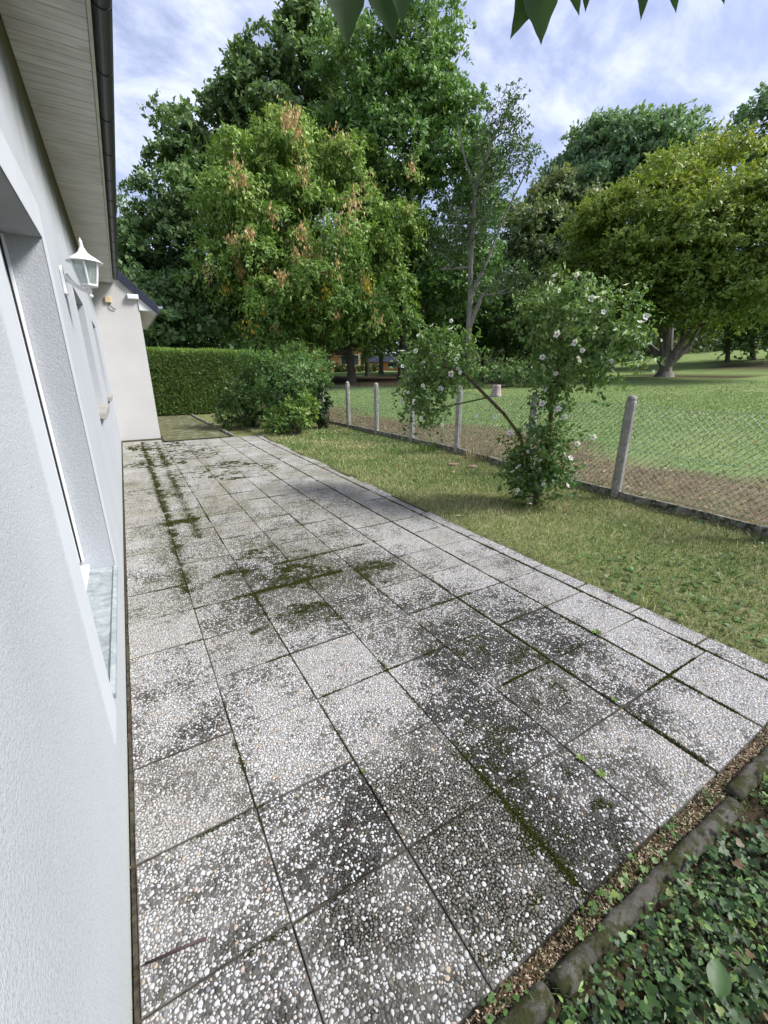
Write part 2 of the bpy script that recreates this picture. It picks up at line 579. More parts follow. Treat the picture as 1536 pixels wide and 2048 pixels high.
# ------------------------------------------------------------------ terrain
FENCE = [(5.05, -1.8), (5.10, -0.2), (5.17, 1.27), (5.18, 2.92), (5.30, 4.46), (5.50, 6.40), (5.48, 7.95), (5.42, 9.46), (5.37, 10.98), (5.25, 12.5), (5.2, 14.1), (5.2, 15.7)]
FY = np.array([p[1] for p in FENCE]); FX = np.array([p[0] for p in FENCE])
fence_x = lambda y: np.interp(y, FY, FX)
TREE_SHADE = []      # filled below with (x, y, radius) of bare ground under trees


def ground_z(X, Y):
    X = np.asarray(X, float); Y = np.asarray(Y, float)
    dx = np.maximum(0, X - 5.6); dy = np.maximum(0, Y - 12)
    rise = 0.06 * dx + 0.03 * dy
    park = 0.10 + 1.6 * np.tanh(rise / 1.6) + 2.3 * sss(X, 31, 62) * (1 - sss(Y, 22, 42)) + 0.05 * (vnoise(X * 0.5, Y * 0.5) - 0.5)
    inside = 0.0 + 0.02 * (vnoise(X * 1.7, Y * 1.7) - 0.5)
    w = sss(X - fence_x(Y), -0.10, 0.10)
    z = inside * (1 - w) + park * w
    z = np.where(X < 5, z * 1.0 + 0.03 * np.maximum(0, Y - 19), z)
    pat = (X > -0.30) & (X < 2.80) & (Y > 0.405) & (Y < 11.9)
    z = np.where(pat & (X - fence_x(Y) < -1), -0.06, z)
    front = 1 - sss(Y, 0.24, 0.35)
    z = np.where((Y > 0.3) & (Y <= 0.405) & (X < 2.9), -0.020 + 0.012 * vnoise(X * 14, Y * 14), z)
    z = np.where(X < 4.9, z * (1 - front) + (-0.09) * front, z)
    return z


def zones(X, Y):
    """mulch, lush lawn, bare soil weights"""
    d = X - fence_x(Y)
    n = fbm(X * 0.55, Y * 0.55) - 0.5
    w = 2.2 + 2.2 * n - 0.06 * np.maximum(0, Y - 4)
    lush = sss(d, 0.0, 0.3)
    mulch = sss(d, -0.05, 0.12) * (1 - sss(d, w - 0.6, w + 0.6)) * np.clip(1.65 - 1.1 * fbm(X * 1.9 + 3, Y * 1.9), 0.5, 1) * (1 - sss(Y, 13, 20))
    soil = np.zeros_like(d)
    for (x, y, r) in TREE_SHADE:
        q = np.hypot(X - x, Y - y) / r + 0.5 * n
        soil = np.maximum(soil, 1 - sss(q, 0.75, 1.05))
    soil = np.maximum(soil, (1 - sss(Y, 0.42, 0.60)) * (X < 5))
    soil = np.maximum(soil, ((X < -0.15) & (Y < 12)) * 1.0)
    return mulch, lush, soil


# ------------------------------------------------------------------ trees: positions first, so that the ground knows its bare patches
def gpos(px, dist):
    d = at(px, 743, dist)
    return np.array([d[0], d[1], float(ground_z(d[0], d[1]))])


B3 = gpos(703, 29); B2 = gpos(806, 31); B4 = gpos(937, 25); B7 = gpos(1330, 32); B1 = gpos(520, 36)
TREE_SHADE += [(B3[0], B3[1], 5.5), (B2[0], B2[1], 6), (B1[0], B1[1], 9), (B7[0] + 1.5, B7[1] - .5, 3.6), (B7[0] + 12, B7[1] - 3, 6), (B4[0] + 3, B4[1] + 9, 7), (B7[0] - 7, B7[1] + 6, 6)]


def axis(lo, hi, flo, fhi, step, coarse):
    a = [flo]
    while a[-1] < fhi: a.append(a[-1] + step)
    s = step
    while a[-1] < hi: s = min(s * 1.25, coarse); a.append(a[-1] + s)
    s = step; b = [flo]
    while b[-1] > lo: s = min(s * 1.25, coarse); b.append(b[-1] - s)
    return np.array(b[::-1][:-1] + a)


gx = axis(-150, 320, -0.6, 13, 0.12, 14); gy = axis(-60, 420, -0.6, 14, 0.12, 14)
GX, GY = np.meshgrid(gx, gy)
GZ = ground_z(GX, GY)
mu, lu, so = zones(GX, GY)
nx, ny = len(gx), len(gy)
ii = (np.arange(ny - 1)[:, None] * nx + np.arange(nx - 1)[None, :]).ravel()
gF = np.stack([ii, ii + 1, ii + nx + 1, ii + nx], 1)
ground = fast('ground', np.stack([GX.ravel(), GY.ravel(), GZ.ravel()], 1), gF, M['ground'], None, True, vcol=np.stack([mu.ravel(), lu.ravel(), so.ravel()], 1))
tag(ground, 'mown lawn and park ground rising gently beyond the fence', kind='structure')

# ------------------------------------------------------------------ patio
PITCHY = 0.4055
XL = [-0.222, 0.172, 0.578, 0.988, 1.398, 1.826, 2.272, 2.680]
XGAP = [0.002, 0.0016, 0.002, 0.002, 0.002, 0.006, 0.007, 0.006]      # half joint at each line
Y0 = 0.41
bedm = MB().box(-0.235, 2.83, Y0 + 0.005, 10.92, -0.055, -0.0042).box(-0.235, 0.62, 10.925, 11.74, -0.055, -0.0042)
patio = bedm.build('patio', M['bed'])
tag(patio, 'terrace of washed-pebble concrete slabs along the house wall', kind='structure')


def make_pebbles(w, l, seed, name):
    g = np.random.default_rng(seed)
    P = np.full((9000, 3), 50.0); cnt = 0
    for rlo, rhi, tries in ((0.0060, 0.0088, int(3000 * w * l)), (0.0043, 0.0060, int(22000 * w * l)), (0.0030, 0.0043, int(60000 * w * l)), (0.0021, 0.0030, int(60000 * w * l))):
        rr = g.uniform(rlo, rhi, tries)
        xy = np.stack([g.uniform(-w / 2 + 0.004, w / 2 - 0.004, tries), g.uniform(-l / 2 + 0.004, l / 2 - 0.004, tries)], 1)
        for k in range(tries):
            Q = P[:cnt]
            if cnt and np.any((Q[:, 0] - xy[k, 0]) ** 2 + (Q[:, 1] - xy[k, 1]) ** 2 < ((Q[:, 2] + rr[k]) * 0.85) ** 2):
                continue
            P[cnt] = (xy[k, 0], xy[k, 1], rr[k]); cnt += 1
    P = P[:cnt]
    n = len(P); K = 6
    th = np.linspace(0, 2 * np.pi, K, endpoint=False)
    asp = g.uniform(0.6, 1.0, n); rot = g.uniform(0, 2 * np.pi, n)
    wob = 1 + 0.17 * g.standard_normal((n, K))
    hh = P[:, 2] * g.uniform(0.12, 0.5, n)
    rings = []
    for fr, fz in ((1.02, -0.25), (0.86, 0.52), (0.45, 0.9)):
        x = np.cos(th)[None] * fr * wob * P[:, 2:3]; y = np.sin(th)[None] * fr * wob * P[:, 2:3] * asp[:, None]
        X = P[:, 0:1] + x * np.cos(rot)[:, None] - y * np.sin(rot)[:, None]
        Y = P[:, 1:2] + x * np.sin(rot)[:, None] + y * np.cos(rot)[:, None]
        X = np.clip(X, -w / 2 + 0.001, w / 2 - 0.001); Y = np.clip(Y, -l / 2 + 0.001, l / 2 - 0.001)
        rings.append(np.stack([X, Y, np.repeat((hh * fz)[:, None], K, 1)], 2))
    top = np.stack([P[:, 0], P[:, 1], hh], 1)[:, None, :]
    V = np.concatenate(rings + [top], 1)
    nv = 3 * K + 1
    base = []
    for a in range(2):
        for k in range(K):
            k2 = (k + 1) % K
            base.append((a * K + k, a * K + k2, (a + 1) * K + k2)); base.append((a * K + k, (a + 1) * K + k2, (a + 1) * K + k))
    for k in range(K):
        base.append((2 * K + k, 2 * K + (k + 1) % K, 3 * K))
    base = np.array(base)
    F = (np.arange(n)[:, None, None] * nv + base[None]).reshape(-1, 3)
    col = np.repeat(g.random((n, 3)), len(base), 0)
    o = fast(name, V.reshape(-1, 3), F, M['pebble'], None, True, fcol=col)
    me = o.data
    bpy.data.objects.remove(o)
    return me


def slab_mesh(w, l, seed):
    m = MB().box(-w / 2, w / 2, -l / 2, l / 2, -0.045, 0.0)
    o = m.build('slab', M['slab'], bevel=0.0016, seg=1)
    me = o.data; bpy.data.objects.remove(o)
    return me


SW, SLN = 0.3955, 0.3955
slab_me = slab_mesh(SW, SLN, 1)
peb_me = [make_pebbles(SW, SLN, 100 + k, 'pebbles') for k in range(5)]
strip_me = slab_mesh(0.125, SLN, 2)
strip_peb = [make_pebbles(0.125, SLN, 200 + k, 'pebbles') for k in range(3)]
DARK = [(0.6, 3.0, .95), (0.9, 2.95, .95), (1.2, 2.95, .85), (1.55, 2.75, .85), (0.8, 2.42, .8), (0.5, 3.35, .85), (0.3, 3.9, .7), (0.3, 4.8, .7), (0.9, .82, 1.0), (1.15, .8, .95), (0.7, .85, .9), (0.8, 4.3, .6), (1.5, 4.4, .6), (0.83, 0.99, 1.0), (0.54, 0.93, .75), (1.14, 0.94, 1.0), (1.43, 1.63, .9), (1.65, 1.44, .8), (0.96, 3.42, .8), (1.21, 2.53, .6), (0.01, 1.77, .5), (0.24, 0.93, .45),
        (0.65, 0.68, .9), (1.14, 0.68, .75), (1.52, 1.14, .8), (1.91, 1.04, .65), (0.34, 0.71, .6), (0.73, 3.1, .9), (1.0, 0.5, .8), (1.2, 4.6, .6), (0.9, 5.6, .5), (1.6, 3.6, .6), (0.4, 5.0, .5),
        (1.9, 2.0, .6), (2.1, 1.6, .55), (0.3, 6.5, .6), (1.5, 7.5, .5), (1.0, 8.5, .5), (2.0, 5, .5), (1.9, 1.4, .6)]
CLEAN = [(0.89, 1.39), (0.89, 1.89), (-0.1, 2.78), (0.23, 2.4), (0.45, 1.51), (-0.1, 1.31), (2.41, 0.99), (2.46, 0.7), (0.27, 1.25), (2.4, 1.4), (2.46, 3)]


def grime_at(x, y):
    g = 0.24
    for (a, b, s) in DARK:
        q = math.hypot(x - a, y - b); g = max(g, 1.5 * s * math.exp(-(q / 0.42) ** 2))
    return g


def place_slab(cx, cy, sx, sy, strip=False, dz=0.0, rot=0.0):
    hw = 0.205 * sx if not strip else 0.06
    tone = max(0.0, random.gauss(0.15, 0.35))
    gv = [grime_at(cx + a * hw, cy + b * 0.2) for (a, b) in ((-1, -1), (1, -1), (-1, 1), (1, 1))]
    own = random.gauss(0, 0.05) - sum(0.32 for (a, b) in CLEAN if math.hypot(cx - a, cy - b) < 0.2)
    q = random.randrange(4)
    s = bpy.data.objects.new('slab' if not strip else 'edge_slab', strip_me if strip else slab_me)
    COL.objects.link(s); s.parent = patio
    z = random.uniform(-0.0015, 0.0022) + dz
    s.location = (cx, cy, z)
    s.rotation_euler = (random.gauss(0, 0.003), random.gauss(0, 0.003), rot + random.gauss(0, 0.0055))
    s.scale = (sx, sy, 1)
    b = bpy.data.objects.new('pebbles', random.choice(strip_peb if strip else peb_me))
    COL.objects.link(b); b.parent = s
    b.rotation_euler = (0, 0, (q % 2) * math.pi if strip else q * math.pi / 2)
    b['kind'] = 'stuff'
    for o_ in (s, b):
        for k_, v_ in zip('abcd', gv):
            o_['grime_' + k_] = float(max(0, v_ + own))
        o_['tone'] = min(1.0, tone)


rows = 28
for c in range(7):
    for r in range(rows):
        y0 = Y0 + r * PITCHY; y1 = y0 + PITCHY
        if y1 > (11.75 if c < 2 else 10.97):
            continue
        xa, xb = XL[c] + XGAP[c], XL[c + 1] - XGAP[c + 1]
        off = 0.0 + (0.012 if c == 0 else 0) + random.uniform(-0.004, 0.004)
        place_slab((xa + xb) / 2, (y0 + y1) / 2 + off, (xb - xa) / SW, (PITCHY - random.uniform(0.003, 0.007)) / SLN)
for r in range(rows - 2):
    y0 = Y0 + 0.06 + r * PITCHY
    wdt = 0.127 + (0.03 if r < 3 else 0) + 0.04 * math.sin(r * 1.3) * (r > 6)
    place_slab(2.69 + wdt / 2, y0 + PITCHY / 2, wdt / 0.125, (PITCHY - 0.009) / SLN, True, -0.001, random.gauss(0, 0.012))

# ------------------------------------------------------------------ moss on the paving
mo_pts = []
rm = np.random.default_rng(21)


def moss_line(pts, w, dens):
    pts = np.array(pts)
    for a, b in zip(pts[:-1], pts[1:]):
        L = np.linalg.norm(b - a); n = int(L * w * dens * 2)
        t = rm.random(n); off = rm.normal(0, w * 0.5, n)
        d = (b - a) / L; nn = np.array([-d[1], d[0]])
        q = a[None] + t[:, None] * (b - a)[None] + off[:, None] * nn[None]
        k = fbm(q[:, 0] * 9, q[:, 1] * 9)
        mo_pts.append(q[(k > 0.30 + 0.12 * np.abs(off) / w + 0.14 * rm.random(n))])


def moss_blob(c, r, dens, thr=0.5):
    n = int(math.pi * r * r * dens)
    a = rm.random(n) * 2 * np.pi; q = r * np.sqrt(rm.random(n)) * (0.75 + 0.5 * vnoise(a * 1.6 + c[0] * 9, a * 0 + c[1] * 7))
    p = np.stack([c[0] + q * np.cos(a), c[1] + q * np.sin(a)], 1)
    k = fbm(p[:, 0] * 14, p[:, 1] * 14)
    mo_pts.append(p[k > thr - 0.06 + 0.13 * rm.random(n)])


DN = 120000
moss_line([(0.99, 0.95), (0.99, 0.69), (0.985, 0.52), (0.985, 0.42)], 0.028, DN)
moss_line([(0.955, 0.62), (0.93, 0.58)], 0.03, DN)
moss_line([(0.172, 1.58), (0.172, 1.36)], 0.02, DN)
moss_line([(0.18, 11.2), (0.19, 6.25), (0.19, 4.44), (0.185, 3.75), (0.17, 3.1)], 0.055, DN * 0.6)
moss_line([(0.45, 11.2), (0.42, 7.0), (0.40, 4.2)], 0.06, DN * 0.3)
moss_line([(0.18, 3.10), (0.42, 3.28), (0.54, 3.27)], 0.05, DN)
moss_line([(0.42, 2.845), (0.78, 2.845), (1.11, 2.845), (1.30, 2.845)], 0.035, DN)
moss_line([(0.62, 2.43), (0.95, 2.43), (0.985, 2.2)], 0.045, DN)
moss_line([(0.43, 2.35), (0.56, 2.38)], 0.035, DN)
moss_line([(1.40, 2.80), (1.75, 2.74)], 0.05, DN * 0.8)
moss_line([(0.85, 3.25), (1.57, 3.25), (1.85, 3.27)], 0.022, DN)
moss_line([(1.60, 2.035), (1.95, 2.035)], 0.025, DN * 0.8)
moss_line([(0.985, 1.72), (0.985, 1.24)], 0.022, DN)
moss_line([(0.578, 2.85), (0.578, 2.45)], 0.022, DN)
moss_line([(1.398, 2.9), (1.398, 2.3)], 0.02, DN * 0.8)
moss_line([(1.84, 0.45), (1.83, 1.6), (1.84, 2.4)], 0.010, DN)
moss_line([(2.272, 0.5), (2.272, 2.4), (2.275, 5), (2.28, 10.8)], 0.010, DN)
moss_line([(2.68, 0.5), (2.68, 2.4), (2.68, 5), (2.69, 10.8)], 0.014, DN)
for c, r, th in (((0.80, 2.38), 0.19, .40), ((0.5, 3.24), 0.15, .42), ((1.55, 2.76), 0.16, .46), ((1.0, 2.9), 0.25, .52), ((1.12, 1.05), 0.2, .63), ((0.93, 0.60), 0.07, .5), ((1.43, 1.65), 0.25, .6), ((1.7, 1.2), 0.25, .64), ((0.75, 0.62), 0.2, .64), ((1.15, 0.62), .2, .63),
                 ((0.5, 0.72), .12, .62), ((1.5, 2.6), .15, .55), ((0.3, 4.9), .2, .55), ((0.35, 6.2), .3, .55), ((0.9, 3.35), .35, .6), ((0.3, 8.4), .5, .55), ((0.9, 9.3), 0.8, .6), ((1.3, 7.2), .8, .62), ((0.4, 10.4), .6, .52), ((2.05, 1.1), .2, .64)):
    moss_blob(c, r, DN * 0.6, th)
for rr in range(1, 27):
    y = Y0 + rr * PITCHY
    for _ in range(4):
        x = rm.uniform(-0.2, 2.6); moss_line([(x, y), (x + rm.uniform(0.1, 0.4), y)], 0.006, DN * 1.2)
for c in range(1, 7):
    for _ in range(10):
        y = rm.uniform(0.6, 10.4); moss_line([(XL[c], y), (XL[c], y + rm.uniform(0.1, 0.5))], 0.006, DN * 1.1)
mp_ = np.concatenate(mo_pts)
mp_ = mp_[rm.random(len(mp_)) < np.clip(2.6 / (0.6 + np.hypot(mp_[:, 0], mp_[:, 1])), 0.12, 1)]
mp_ = mp_[(mp_[:, 0] > -0.21) & (mp_[:, 0] < 2.82) & (mp_[:, 1] > 0.42)]
n = len(mp_)
dist = np.hypot(mp_[:, 0], mp_[:, 1])
sz = rm.uniform(0.0018, 0.0042, n) * (1 + 0.22 * np.maximum(0, dist - 1.2))
hg = np.minimum(sz, .005) * rm.uniform(0.3, 1.1, n) + 0.003
th0 = rm.random(n) * 6.28
Vm = np.zeros((n, 5, 3))
for k in range(4):
    a = th0 + k * math.pi / 2
    Vm[:, k, 0] = mp_[:, 0] + sz * np.cos(a); Vm[:, k, 1] = mp_[:, 1] + sz * np.sin(a); Vm[:, k, 2] = -0.006
Vm[:, 4, :2] = mp_ + rm.normal(0, 0.003, (n, 2)); Vm[:, 4, 2] = hg
Fm = (np.arange(n)[:, None, None] * 5 + np.array([(0, 1, 4), (1, 2, 4), (2, 3, 4), (3, 0, 4)])[None]).reshape(-1, 3)
g_ = rm.random(n)
mc = np.stack([0.020 + 0.026 * g_, 0.025 + 0.028 * g_, 0.004 + 0.004 * g_], 1)
mc = np.where((rm.random(n) < 0.22)[:, None], np.array([0.014, 0.014, 0.006])[None], mc)
moss = fast('moss', Vm.reshape(-1, 3), Fm, M['moss'], None, False, fcol=np.repeat(mc, 4, 0))
tag(moss, 'dark green moss cushions growing along the slab joints', 'moss', kind='stuff')

# ------------------------------------------------------------------ leaf builder
def leaf_faces(P, A, N, L, W, fold=0.18, fine=False):
    """leaf blades: base P, axis A, normal N, length L, width W"""
    A = A / (np.linalg.norm(A, axis=1, keepdims=True) + 1e-9)
    S = np.cross(A, N); S /= (np.linalg.norm(S, axis=1, keepdims=True) + 1e-9)
    U = np.cross(S, A)
    L = L[:, None]; W = W[:, None]
    n = len(P)
    if not fine:
        V = np.stack([P, P + A * L * 0.45 + S * W * 0.5 + U * W * fold, P + A * L - U * L * 0.08, P + A * L * 0.45 - S * W * 0.5 + U * W * fold], 1)
        F = np.arange(n)[:, None] * 4 + np.array([[0, 1, 2, 3]])
        return V.reshape(-1, 3), F, 1
    V = np.stack([P, P + A * L * 0.28 + S * W * 0.48 + U * W * fold, P + A * L * 0.62 + S * W * 0.40 + U * W * fold, P + A * L - U * L * 0.12,
                  P + A * L * 0.62 - S * W * 0.40 + U * W * fold, P + A * L * 0.28 - S * W * 0.48 + U * W * fold, P + A * L * 0.5], 1)
    F = (np.arange(n)[:, None, None] * 7 + np.array([(0, 1, 6, 5), (1, 2, 3, 6), (6, 3, 4, 5)])[None]).reshape(-1, 4)
    return V.reshape(-1, 3), F, 3


def unit(g, n):
    v = g.standard_normal((n, 3)); return v / np.linalg.norm(v, axis=1, keepdims=True)


def clump_centres(g, ells, dens, inner=0.35, lump=0.22):
    """clump centres through the outer part of each lobe, outward vectors alongside"""
    C = []; O = []
    for (c, a, b, h, hd) in ells:
        n = max(6, int(dens * (a * b * h) ** (2 / 3)))
        u = unit(g, n)
        ph = g.random(6) * 6.28
        lob = np.sin(3.1 * u[:, 0] + ph[0]) * np.sin(2.7 * u[:, 1] + ph[1]) + 0.7 * np.sin(5.3 * u[:, 2] + ph[2] + 3 * u[:, 0]) + 0.5 * np.sin(6.1 * u[:, 0] + 4 * u[:, 1] + ph[3])
        rho = (inner + (1 - inner) * g.random(n) ** 0.55) * (1 + lump * 0.6 * lob)
        ch, sh = math.cos(-hd), math.sin(-hd)
        x = u[:, 0] * a; y = u[:, 1] * b
        off = np.stack([x * ch - y * sh, x * sh + y * ch, u[:, 2] * h], 1)
        o = np.stack([u[:, 0] / a, u[:, 1] / b, u[:, 2] / h], 1)
        o = np.stack([o[:, 0] * ch - o[:, 1] * sh, o[:, 0] * sh + o[:, 1] * ch, o[:, 2]], 1)
        o /= np.linalg.norm(o, axis=1, keepdims=True)
        C.append(c[None] + off * rho[:, None]); O.append(o)
    return np.concatenate(C), np.concatenate(O)


def sprays(g, C, O, tw, per, tlen, leaf, aspect, droop=0.3, up=0.35, scat=0.12, flat=0.0, hang=0.0, fine=False, pal=None, topz=None, botz=None, fold=0.18, shade=0.5):
    """twigs from every clump centre with leaves along them"""
    n = len(C)
    D = np.repeat(O, tw, 0) * 0.55 + unit(g, n * tw) * 0.85 + np.array([0, 0, up])[None]
    if flat:
        D[:, 2] *= (1 - flat)
    D /= np.linalg.norm(D, axis=1, keepdims=True)
    TL = tlen * g.uniform(0.55, 1.35, n * tw)
    C2 = np.repeat(C, tw, 0) + unit(g, n * tw) * (tlen * 0.22)
    crand = np.repeat(g.random(n), tw * per)
    s = g.uniform(0.1, 1.0, (n * tw, per)); s = s.ravel()
    Dl = np.repeat(D, per, 0); TLl = np.repeat(TL, per)[:, None]
    P = np.repeat(C2, per, 0) + Dl * TLl * s[:, None] + unit(g, n * tw * per) * (scat * tlen) * g.random((n * tw * per, 1))
    P[:, 2] -= droop * TLl[:, 0] * s ** 2
    m = len(P)
    A = Dl * 0.5 + unit(g, m) * 0.8
    A[:, 2] -= hang * 1.6
    N = np.array([0, 0, 0.45])[None] + unit(g, m) * 0.55 + (np.repeat(np.repeat(O, tw, 0), per, 0) * 1.0)
    L = leaf * g.uniform(0.45, 1.4, m); W = L * aspect * g.uniform(0.8, 1.2, m)
    V, F, k = leaf_faces(P, A, N, L, W, fold, fine)
    p0, p1, p2 = [np.array(q) for q in pal]
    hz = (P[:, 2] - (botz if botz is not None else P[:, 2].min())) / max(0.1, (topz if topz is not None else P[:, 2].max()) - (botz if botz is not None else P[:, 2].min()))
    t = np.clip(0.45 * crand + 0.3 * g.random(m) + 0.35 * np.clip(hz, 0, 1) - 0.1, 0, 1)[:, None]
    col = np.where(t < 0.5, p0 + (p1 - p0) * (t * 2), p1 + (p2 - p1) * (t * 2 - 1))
    return V, F, np.repeat(col, k, 0)


def boughs(g, C, O, sub, rb, squash=0.6):
    """each bough carries its sprays on its upper, outer side, so that it reads as one lit clump with a dark underside"""
    n = len(C)
    R_ = np.repeat(rb * g.uniform(0.6, 1.35, n), sub)
    u = unit(g, n * sub) + 0.75 * (np.repeat(O, sub, 0) * 0.7 + np.array([0, 0, 0.75])[None])
    u /= np.linalg.norm(u, axis=1, keepdims=True)
    P = np.repeat(C, sub, 0) + u * np.array([1, 1, squash])[None] * (R_ * (0.45 + 0.55 * g.random(n * sub) ** 0.5))[:, None]
    return P, u


def skeleton(g, stems, C, rtip=0.012, expo=0.46, maxr=None, jit=0.10, n=6, seg=1.2):
    """limbs: stems are polylines of (x, y, z, radius); every clump centre is joined to the nearest limb point nearer the root"""
    nodes = []; par = []; rad = []
    for st in stems:
        prev = st[0] if isinstance(st[0], (int, np.integer)) else -1
        for q in (st[1:] if prev != -1 or isinstance(st[0], (int, np.integer)) else st):
            nodes.append(np.array(q[:3], float)); par.append(prev); rad.append(q[3]); prev = len(nodes) - 1
    root = nodes[0]
    order = np.argsort(np.linalg.norm(C - root[None], axis=1))
    pts = np.zeros((len(nodes) + len(C) * 4, 3)); pts[:len(nodes)] = nodes; cnt = len(nodes)
    droot = np.zeros(len(pts)); droot[:cnt] = np.linalg.norm(pts[:cnt] - root, axis=1)
    ok0 = np.ones(len(pts), bool)
    ok0[0] = False
    for i in order:
        c = C[i]; dc = np.linalg.norm(c - root)
        v = pts[:cnt] - c
        d = np.sqrt((v ** 2).sum(1)) + 0.6 * np.maximum(0, pts[:cnt, 2] - c[2]) + 1.5 * np.maximum(0, droot[:cnt] - dc)
        d = np.where(ok0[:cnt], d, 1e6)
        j = int(np.argmin(d)); a = pts[j]; L = np.linalg.norm(c - a)
        k = max(1, min(3, int(L / seg)))
        pj = j
        for q in range(1, k + 1):
            f = q / k
            p = a + (c - a) * f + (g.standard_normal(3) * jit * L / k if q < k else 0)
            if q < k: p[2] += 0.10 * L * math.sin(math.pi * f)
            pts[cnt] = p; droot[cnt] = np.linalg.norm(p - root); par.append(pj); rad.append(0.0); pj = cnt; cnt += 1
    w = np.zeros(cnt); haschild = np.zeros(cnt, bool)
    for i in range(cnt - 1, -1, -1):
        if w[i] == 0: w[i] = 1
        if par[i] >= 0: w[par[i]] += w[i]
    rr = np.array([rad[i] if rad[i] > 0 else rtip * w[i] ** expo for i in range(cnt)])
    for i in range(cnt):
        if par[i] >= 0 and rad[i] == 0: rr[i] = min(rr[i], rr[par[i]] * 0.9)
    idx = np.array([i for i in range(cnt) if par[i] >= 0]); pa = np.array([par[i] for i in idx])
    a = pts[pa]; b = pts[idx]; ra = np.minimum(rr[pa], np.maximum(rr[idx] * 1.5, np.where(np.array(rad)[pa] > 0, np.where(np.array(rad)[idx] > 0, rr[pa], rr[idx] * 1.3), 0))); rb = rr[idx]
    d = b - a; d /= (np.linalg.norm(d, axis=1, keepdims=True) + 1e-9)
    u = np.cross(d, np.array([0.31, 0.17, 0.4])[None]); u /= np.linalg.norm(u, axis=1, keepdims=True); w_ = np.cross(d, u)
    th = np.linspace(0, 2 * np.pi, n, endpoint=False)
    ring = lambda p, r: p[:, None] + r[:, None, None] * (np.cos(th)[None, :, None] * u[:, None] + np.sin(th)[None, :, None] * w_[:, None])
    V = np.concatenate([ring(a, ra), ring(b + d * (rb * 0.3)[:, None], rb)], 1)
    base = np.array([(k, (k + 1) % n, n + (k + 1) % n, n + k) for k in range(n)])
    F = (np.arange(len(idx))[:, None, None] * 2 * n + base[None]).reshape(-1, 4)
    return V.reshape(-1, 3), F


def tree(name, label, cat, base, stems, ells, pal, dens, tw, per, tlen, leaf, aspect=0.5, bark='bark', seed=0, group=None, inner=0.35, leafmat='leaf',
         crown='crown', trunk='trunk', rtip=0.012, limb_frac=1.0, parts=None, lump=0.22, expo=0.46, sub=0, rb=1.2, squash=0.6, **kw):
    g = np.random.default_rng(1000 + seed)
    t = empty(name, tuple(base)); tag(t, label, cat, group)
    C, O = clump_centres(g, ells, dens, inner, lump)
    gz = ground_z(C[:, 0], C[:, 1]); keep = C[:, 2] > gz + 0.1
    C, O = C[keep], O[keep]
    V, F = skeleton(g, stems, C[g.random(len(C)) < limb_frac], rtip, expo)
    fast(trunk, V, F, M[bark], t, True)
    if sub:
        SC, SO = boughs(g, C, O, sub, rb, squash)
    else:
        SC, SO = C, O
    topz = max(e[0][2] + e[3] for e in ells); botz = min(e[0][2] - e[3] for e in ells)
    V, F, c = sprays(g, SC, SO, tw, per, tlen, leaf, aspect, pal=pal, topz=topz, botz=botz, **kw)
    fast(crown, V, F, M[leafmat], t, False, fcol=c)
    return t, SC, SO, g


def stem_to(base, top, r0, r1, k=4, bend=0.15, g=None, flare=1.5):
    g = g or np.random.default_rng(5)
    base = np.array(base, float); top = np.array(top, float); L = np.linalg.norm(top - base); out = []
    for i in range(k + 1):
        f = i / k; p = base + (top - base) * f
        if 0 < i < k: p[:2] += g.normal(0, bend * 0.1 * L, 2)
        r = r0 + (r1 - r0) * f
        if i == 0: r *= flare; p[2] -= 0.15
        out.append((*p, r))
        if i == 0:
            q = base + (top - base) * (0.05); out.append((*q, r0))
    return out


# ------------------------------------------------------------------ the house
house = empty('house', (-0.9, 5.0, 0))
tag(house, 'white rendered bungalow with projecting cream wing and slate-grey gutter', 'house')
WX = -0.240; SOF = 3.36; YW = 11.76
OPEN = [(1.74, 3.12, 0.29, 2.22), (5.02, 6.35, 1.17, 2.28), (8.1, 9.3, 1.17, 2.28)]
RD = 0.19


def wall_mesh():
    ys = sorted({-2.5, YW + 0.0} | {v for o in OPEN for v in o[:2]}); zs = sorted({-0.1, SOF + 0.25} | {v for o in OPEN for v in o[2:]})
    m = MB()
    for y0, y1 in zip(ys[:-1], ys[1:]):
        for z0, z1 in zip(zs[:-1], zs[1:]):
            if any(o[0] <= y0 and y1 <= o[1] and o[2] <= z0 and z1 <= o[3] for o in OPEN):
                continue
            m.add([(WX, y0, z0), (WX, y1, z0), (WX, y1, z1), (WX, y0, z1)], [(0, 1, 2, 3)])
    for (y0, y1, z0, z1) in OPEN:
        X1 = WX - RD - 0.12
        m.add([(WX, y0, z0), (X1, y0, z0), (X1, y0, z1), (WX, y0, z1)], [(0, 1, 2, 3)])
        m.add([(WX, y1, z0), (X1, y1, z0), (X1, y1, z1), (WX, y1, z1)], [(3, 2, 1, 0)])
        m.add([(WX, y0, z1), (X1, y0, z1), (X1, y1, z1), (WX, y1, z1)], [(0, 1, 2, 3)])
        m.add([(WX, y0, z0), (X1, y0, z0), (X1, y1, z0), (WX, y1, z0)], [(3, 2, 1, 0)])
    return m


wm = wall_mesh()
wm.add([(WX, -2.5, -0.1), (-7, -2.5, -0.1), (-7, -2.5, SOF + .25), (WX, -2.5, SOF + .25)], [(0, 1, 2, 3)])
wm.build('wall', M['render'], house)
# smooth band round the glazed door
d0 = OPEN[0]
sb = MB()
PR = 0.003
sb.prism([(d0[0] - 0.21, 0.24), (d0[0], 0.24), (d0[0], d0[3]), (d0[1], d0[3]), (d0[1], 0.24), (d0[1] + 0.16, 0.24), (d0[1] + 0.16, d0[3] + 0.19), (d0[0] - 0.21, d0[3] + 0.19)], 0, WX - 0.002, WX + PR)
sb.build('door_surround', M['render_smooth'], house)


